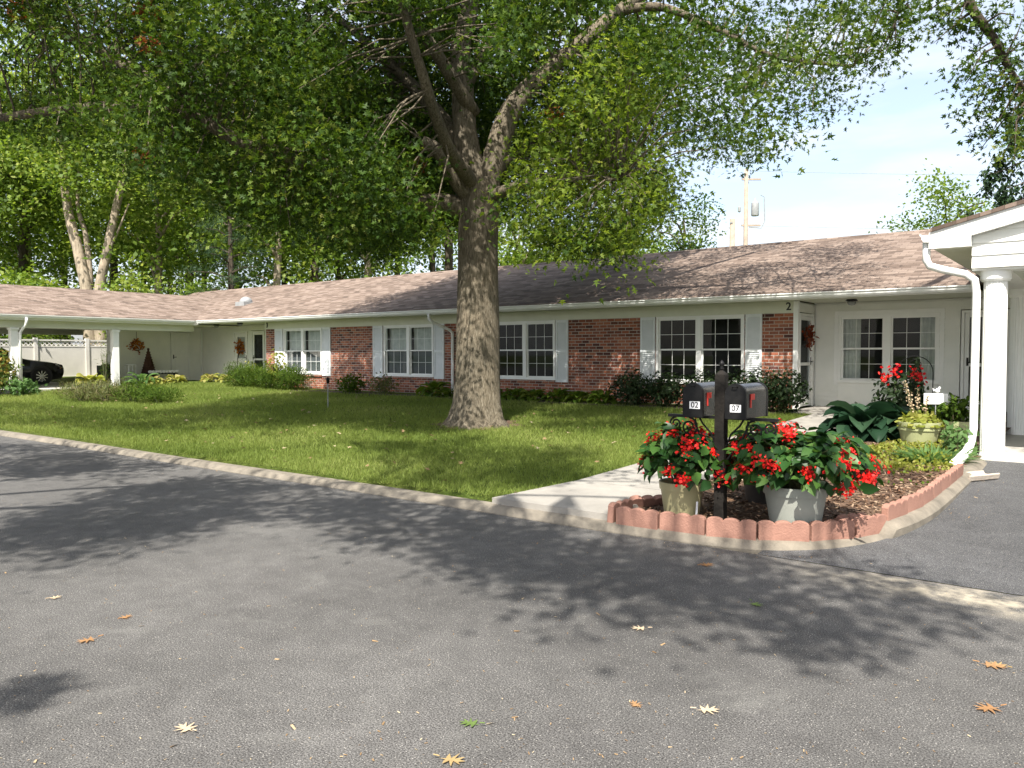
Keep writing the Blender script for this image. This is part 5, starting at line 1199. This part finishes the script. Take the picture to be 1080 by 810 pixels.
e = empty('coral_bells', (6.6, -4.8, .56), 'lime leaved plant with pale flower spikes in the sunny pot', 'plant')
g = np.random.default_rng(171); n = 260; d = unit(g.normal(size=(n, 3))); C = d * np.array([.25, .25, .13]); C[:, 2] = np.abs(C[:, 2]) + .02
leafmesh('foliage', C, g.uniform(.06, .11, n), 'petal', M['lime'], e, N=d + np.array([0, 0, .8]) + g.normal(size=(n, 3)) * .4, T=d * np.array([1, 1, 0]) + g.normal(size=(n, 3)) * .4)
for k, (a, b, h_) in enumerate(((-.2, .02, .62), (-.05, .1, .55), (.1, .05, .42), (-.16, .1, .48))):
    t = MB(); t.tube([(a * .4, b * .4, 0), (a, b, h_)], .005, 5); sp = t.build('flower_spike', M['blackstem'], e)
    n = 46; u = g.random(n); leafmesh('blossom', np.stack([a * (.4 + .6 * (.4 + .6 * u)) + g.normal(size=n) * .015, b * (.4 + .6 * u) + g.normal(size=n) * .015, h_ * (.4 + .6 * u)], 1), .03, 'petal', M['bleaf'], sp)
shrub('trailing_plant', (6.98, -4.4, .55), .42, .38, .42, 500, .08, 'oval', M['yew'], 'bushy green plant spilling from the shaded sage pot', 'plant', None, 172, stems=5)
# little plaque on a stake
e = empty('garden_sign', (6.78, -4.62, .5), 'small white plaque on a stake above the sage green pots', 'sign')
t = MB(); t.box(-.006, .006, -.004, .004, -.1, .4); t.build('stake', M['grey'], e)
t = MB(); t.box(-.16, .16, -.014, -.004, .36, .52); t.build('plaque', M['plastic'], e, bevel=.004)
t = MB(); t.sphere((.02, -.009, .56), .035, 10, 7, (1, .5, 1)); t.sphere((.045, -.009, .6), .02, 8, 6, (1, .6, 1)); t.add([(-.01, -.009, .57), (-.05, -.009, .6), (-.03, -.009, .55)], [(0, 1, 2)]); t.build('ornament', M['plastic'], e, smooth=True)
e.rotation_euler = (0, 0, R(20))
# strap-leaved tuft and small leafy plant near the downspout
e = empty('strap_plant', (7.02, -6.35, .21), 'spiky pale green strap-leaved tuft left of the downspout foot', 'plant'); g = np.random.default_rng(173); n = 420; a = g.random(n) * 6.283; r_ = g.random(n) * .3
leafmesh('foliage', np.stack([r_ * np.cos(a), r_ * np.sin(a), np.zeros(n)], 1), g.uniform(.22, .42, n), 'blade', M['strap'], e, N=np.stack([-np.cos(a) * .4, -np.sin(a) * .4, np.ones(n)], 1) + g.normal(size=(n, 3)) * .2, T=np.stack([np.cos(a) * .8, np.sin(a) * .8, np.ones(n) * 1.0], 1) + g.normal(size=(n, 3)) * .4)
shrub('leafy_plant', (7.22, -5.65, .22), .22, .22, .42, 180, .085, 'oval', M['strap'], 'loose leafy plant between the sage pots and the downspout', 'plant', None, 174)
C_ = []
while len(C_) < 2600:
    a, b = rnd.uniform(6.0, 7.35), rnd.uniform(-7.6, -4.9)
    if (a - 6.75) ** 2 / .5 + (b + 6.1) ** 2 / 1.9 < 1 + .3 * math.sin(a * 9) * math.sin(b * 7): C_.append((a, b, bedz(a, b) + rnd.random() ** 2 * .09))
gc = leafmesh('ground_cover', C_, .05, 'oval', M['lime']); gc['kind'] = 'stuff'
C_ = []
for _ in range(500):
    a, b = rnd.uniform(5.3, 7.3), rnd.uniform(-8.4, -5.0)
    if rnd.random() < .5: C_.append((a, b, bedz(a, b) + rnd.random() * .04))
gc = leafmesh('creeping_weeds', C_, .045, 'oval', M['hosta']); gc['kind'] = 'stuff'
t = MB(); t.prism([(-.1, 0), (.1, 0), (.12, .06), (.1, .07), (.08, .035), (-.08, .035), (-.1, .07), (-.12, .06)], -.22, .22, 'y'); o = t.build('splash_block', M['stone'], bevel=.006); o.location = (7.62, -7.15, .165); o.rotation_euler = (.03, 0, R(-35)); tag(o, 'small pale splash block beside the foot of the white downspout', 'splash block')

# ------------------------------------------------------------------ left carport: plants, wreaths, car
shrub('rose_bush', (-19.0, -7.75, .3), .6, .6, 1.35, 800, .12, 'oval', M['roseleaf'], 'tall rose bush with reddish leaves at the outer carport post', 'shrub', None, 180)
shrub('grey_plant', (-18.3, -7.3, .3), .6, .5, .5, 400, .13, 'oval', M['strap'], 'grey-green plant at the foot of the rose bush', 'plant', None, 181)
for i, (x, y, r_, h, l) in enumerate(((-14.7, -7.1, .95, .6, 'weedy low plants at the left end of the lawn bed'), (-13.9, -6.8, .9, .66, 'brownish low plant in the middle of the lawn bed'), (-13.1, -6.4, .9, .62, 'green low plant in the lawn bed right of the brownish one'), (-12.3, -6.1, .8, .5, 'low plant at the right end of the lawn bed'))):
    shrub('bed_plant', (x, y, lz(x, y) - .02), r_, .6, h, 1500, .13, 'blade', M['greenbrown'] if i in (0, 1) else M['yew'], l, 'plant', 'low plants in the lawn bed', 182 + i, .6)
P = dep(95, 404, 27); hosta('broadleaf_plant', (P.x, P.y, lz(P.x, P.y)), 16, .42, .34, M['lime'], 'upright bright broad-leaved plant before the car port fence', 'plant', None, 190, spread=.55)
P = dep(112, 404, 27.6); shrub('tall_weed', (P.x, P.y, lz(P.x, P.y)), .25, .25, 1.5, 200, .12, 'blade', M['yew'], 'tall feathery weed beside the inner carport post', 'plant', None, 191, .8)
P = dep(150, 405, 27.5); hosta('fern_plant', (P.x, P.y, lz(P.x, P.y)), 16, .5, .16, M['strap'], 'ferny plant in front of the brown cone trellis', 'plant', None, 192, spread=.7)
for i, (p_, D, l) in enumerate(((163, 28.8, 'yellow hosta in front of the white scalloped bench'), (186, 29.6, 'yellow hosta below the carport storage door'), (222, 30.5, 'yellow hosta in the inner corner by white siding'), (240, 30.2, 'yellow hosta left of the yews by the entrance wall'))):
    P = dep(p_, 405, D); hosta('hosta_plant', (P.x, P.y, lz(P.x, P.y)), 26, .3, .17, M['yellow'], l, 'plant', 'yellow hostas by the white wall', 193 + i)
def wreath(name, X, r_, m, lab, seed, loops=150, hang=0):
    e = empty(name, X @ Vector((0, 0, 0)), lab, 'wreath'); e.rotation_euler = X.to_euler(); g = np.random.default_rng(seed); n = loops; a = g.random(n) * 6.283; q = r_ * .75 + g.normal(size=n) * r_ * .4
    leafmesh('leaves', np.stack([q * np.cos(a), g.normal(size=n) * .03 - .05, q * np.sin(a)], 1), g.uniform(.07, .13, n), 'oval', m, e, N=g.normal(size=(n, 3)) * .6 + np.array([0, -1, 0]), T=np.stack([np.cos(a), np.zeros(n), np.sin(a)], 1) + g.normal(size=(n, 3)) * .6)
    t = MB(); t.tube([(r_ * math.cos(k * math.pi / 12), -.04, r_ * math.sin(k * math.pi / 12)) for k in range(25)], .018, 6); t.build('ring', M['wicker'], e)
    if hang: t = MB(); t.tube([(0, -.03, r_), (0, -.02, r_ + hang)], .008, 5); t.build('ribbon', M['wicker'], e)
wreath('wreath', Matrix.Translation((-22.17, -1.67, 1.93)) @ Matrix.Rotation(R(90), 4, 'Z'), .2, M['orange'], 'orange leaf wreath hanging on the carport wall above the brown cone', 201, 110, .35)
wreath('wreath', Matrix.Translation((-19.36, 1.2, 1.86)), .2, M['orange'], 'orange autumn wreath on the half-glass white door', 202, 120)
wreath('wreath', XR @ Matrix.Translation((.62, -.03, 1.98)), .17, M['rust'], 'rust red wreath on the porch storm door at the right', 203, 130)
P = onX(157, 398, -21.75); e = empty('cone_trellis', (P.x, P.y, .44), 'tall dark brown wicker cone standing against the carport wall', 'trellis')
t = MB(); t.lathe([(.36, .02), (.03, 1.32)], n=24); t.build('body', M['wicker'], e, autos=40)
t = MB()
for k in range(12): z = .1 + k * .1; r_ = .365 - .33 * (z / 1.32); t.lathe([(r_, z), (r_ + .02, z + .02), (r_, z + .04)], n=24, cap=False)
t.build('band', M['wicker'], e); t = MB(); t.sphere((0, 0, 1.34), .05); t.build('finial', M['wicker'], e)
P = onX(169, 395, -21.3); e = empty('garden_bench', (P.x, P.y, .44), 'dark garden bench with white scalloped top edge by the carport wall', 'bench')
t = MB(); t.box(-.28, .28, -.6, .6, .36, .42); t.build('seat', M['darkmetal'], e)
t = MB()
for k in range(9): t.sphere((.29, -.56 + k * .14, .45), .075, 8, 6, (.35, 1, .8))
t.box(.26, .29, -.62, .62, .42, .5); t.build('scalloped_edge', M['plastic'], e)
for a in (-.22, .22):
    for b in (-.5, .5): t = MB(); t.tube([(a, b, 0), (a * .9, b * .95, .36)], .035, 6); t.build('leg', M['darkmetal'], e)
P = onX(138, 398, -21.2); e = empty('plant_stand', (P.x, P.y, .44), 'small white wire plant stand left of the brown cone', 'plant stand')
for a, b in ((-.14, -.14), (.14, -.14), (.14, .14), (-.14, .14)): t = MB(); t.tube([(a, b, 0), (a, b, .75)], .014, 5); t.build('leg', M['plastic'], e)
t = MB(); t.tube([(.2 * math.cos(k * .5236), .2 * math.sin(k * .5236), .74) for k in range(13)], .014, 5); t.tube([(.2 * math.cos(k * .5236), .2 * math.sin(k * .5236), .35) for k in range(13)], .012, 5); t.build('ring', M['plastic'], e)
# dark slatted unit behind the post
e = empty('air_conditioner', (-21.3, -3.25, .44), 'dark slatted outdoor unit beside the inner carport post', 'air conditioner')
t = MB(); t.box(-.25, .25, -.28, .24, .05, .72); t.build('case', M['black'], e, bevel=.02)
t = MB()
for k in range(9): t.box(.252, .275, -.26, .22, .1 + k * .066, .13 + k * .066)
t.build('louvre', M['darkmetal'], e); t = MB(); t.lathe([(.2, .72), (.22, .75), (.05, .77)], n=18); t.build('fan_guard', M['darkmetal'], e)

# black saloon car under the left carport, nose towards +y
car = empty('parked_car', (-23.9, -3.95, .44), 'black saloon car parked under the left carport, only its nose showing', 'car')
stn = [(0, .62, .36, .60, .62), (-.12, .78, .22, .74, .76), (-.5, .88, .18, .82, .84), (-1.2, .91, .18, .88, .93), (-1.5, .91, .18, .9, 1.0), (-2.1, .91, .18, .92, 1.36), (-2.6, .91, .18, .93, 1.44), (-3.3, .91, .18, .93, 1.4), (-3.9, .9, .18, .93, 1.06), (-4.4, .86, .22, .9, .98), (-4.65, .72, .35, .8, .84)]
vs = []
for y, hw, zb, zs, zt in stn:
    rw_ = hw * (.72 if zt - zs > .2 else .86)
    half = [(hw * .9, zb), (hw, zb + .12), (hw * 1.0, (zb + zs) / 2 + .05), (hw * .97, zs), (rw_, zt - .02), (rw_ * .6, zt + .012), (0, zt + .02)]
    for a, z in half + [(-a, z) for a, z in half[-2::-1]]: vs.append((a, y, z))
n = 13; t = MB(); t.add(vs, [(i * n + k, i * n + k + 1, (i + 1) * n + k + 1, (i + 1) * n + k) for i in range(len(stn) - 1) for k in range(n - 1)] + [(i * n, (i + 1) * n, (i + 1) * n + n - 1, i * n + n - 1) for i in range(len(stn) - 1)] + [tuple(range(n)), tuple(range((len(stn) - 1) * n, len(stn) * n))])
t.build('body', M['carpaint'], car, autos=50)
for s in (-1, 1):
    t = MB(); t.add([(s * .905, -1.75, .95), (s * .905, -3.75, .97), (s * .75, -3.25, 1.33), (s * .72, -2.2, 1.32)], [(0, 1, 2, 3)]); t.build('side_window', M['carpaint'], car)
    t = MB(); t.add([(s * .5, .005, .6), (s * .76, -.1, .62), (s * .885, -.42, .74), (s * .84, -.4, .82), (s * .66, -.09, .72), (s * .5, 0.0, .68)], [(0, 1, 2, 3, 4, 5)]); o = t.build('headlight', M['lamp'], car); o.location.x = s * .006
    t = MB(); t.sphere((s * .86, -.22, .62), .035, 8, 6); t.build('indicator', M['oleaf'], car)
    for y in (-.92, -3.65):
        W_ = Matrix.Translation((s * .84, y, .32)) @ Matrix.Rotation(R(90), 4, 'Y')
        t = MB(W_); t.lathe([(.2, -.1), (.31, -.11), (.325, -.08), (.325, .08), (.31, .11), (.2, .1)], n=28, cap=False); wh = t.build('wheel', M['tyre'], car, autos=40)
        t = MB(W_); t.lathe([(.2, -.1), (.21, -.095), (.21, .095), (.2, .1)], n=24, cap=False)
        for k in range(10):
            a = k * math.pi / 5; t.obox((.115 * math.cos(a), .115 * math.sin(a), s * .1), (.19, .03, .02), Matrix.Rotation(a, 3, 'Z'))
        t.lathe([(.05, s * .08), (.05, s * .115), (.001, s * .12)], n=12); t.build('rim', M['chrome'], wh)
        t = MB(W_); t.lathe([(.2, -.03), (.001, -.03)], n=20, cap=False); t.build('brake_disc', M['grey'], wh)
        t = MB(Matrix.Translation((s * .86, y, .34)) @ Matrix.Rotation(R(90), 4, 'Y')); t.lathe([(.37, -.07), (.38, .055), (.3, .055), (.3, -.07)], n=28, cap=False); t.build('wheel_arch', M['black'], car)
t = MB(); t.box(-.5, .5, -.02, .012, .4, .56); t.build('grille', M['darkmetal'], car)
t = MB(); t.add([(-.7, -1.5, 1.005), (.7, -1.5, 1.005), (.66, -2.08, 1.36), (-.66, -2.08, 1.36)], [(0, 1, 2, 3)]); t.build('windscreen', M['lamp'], car)
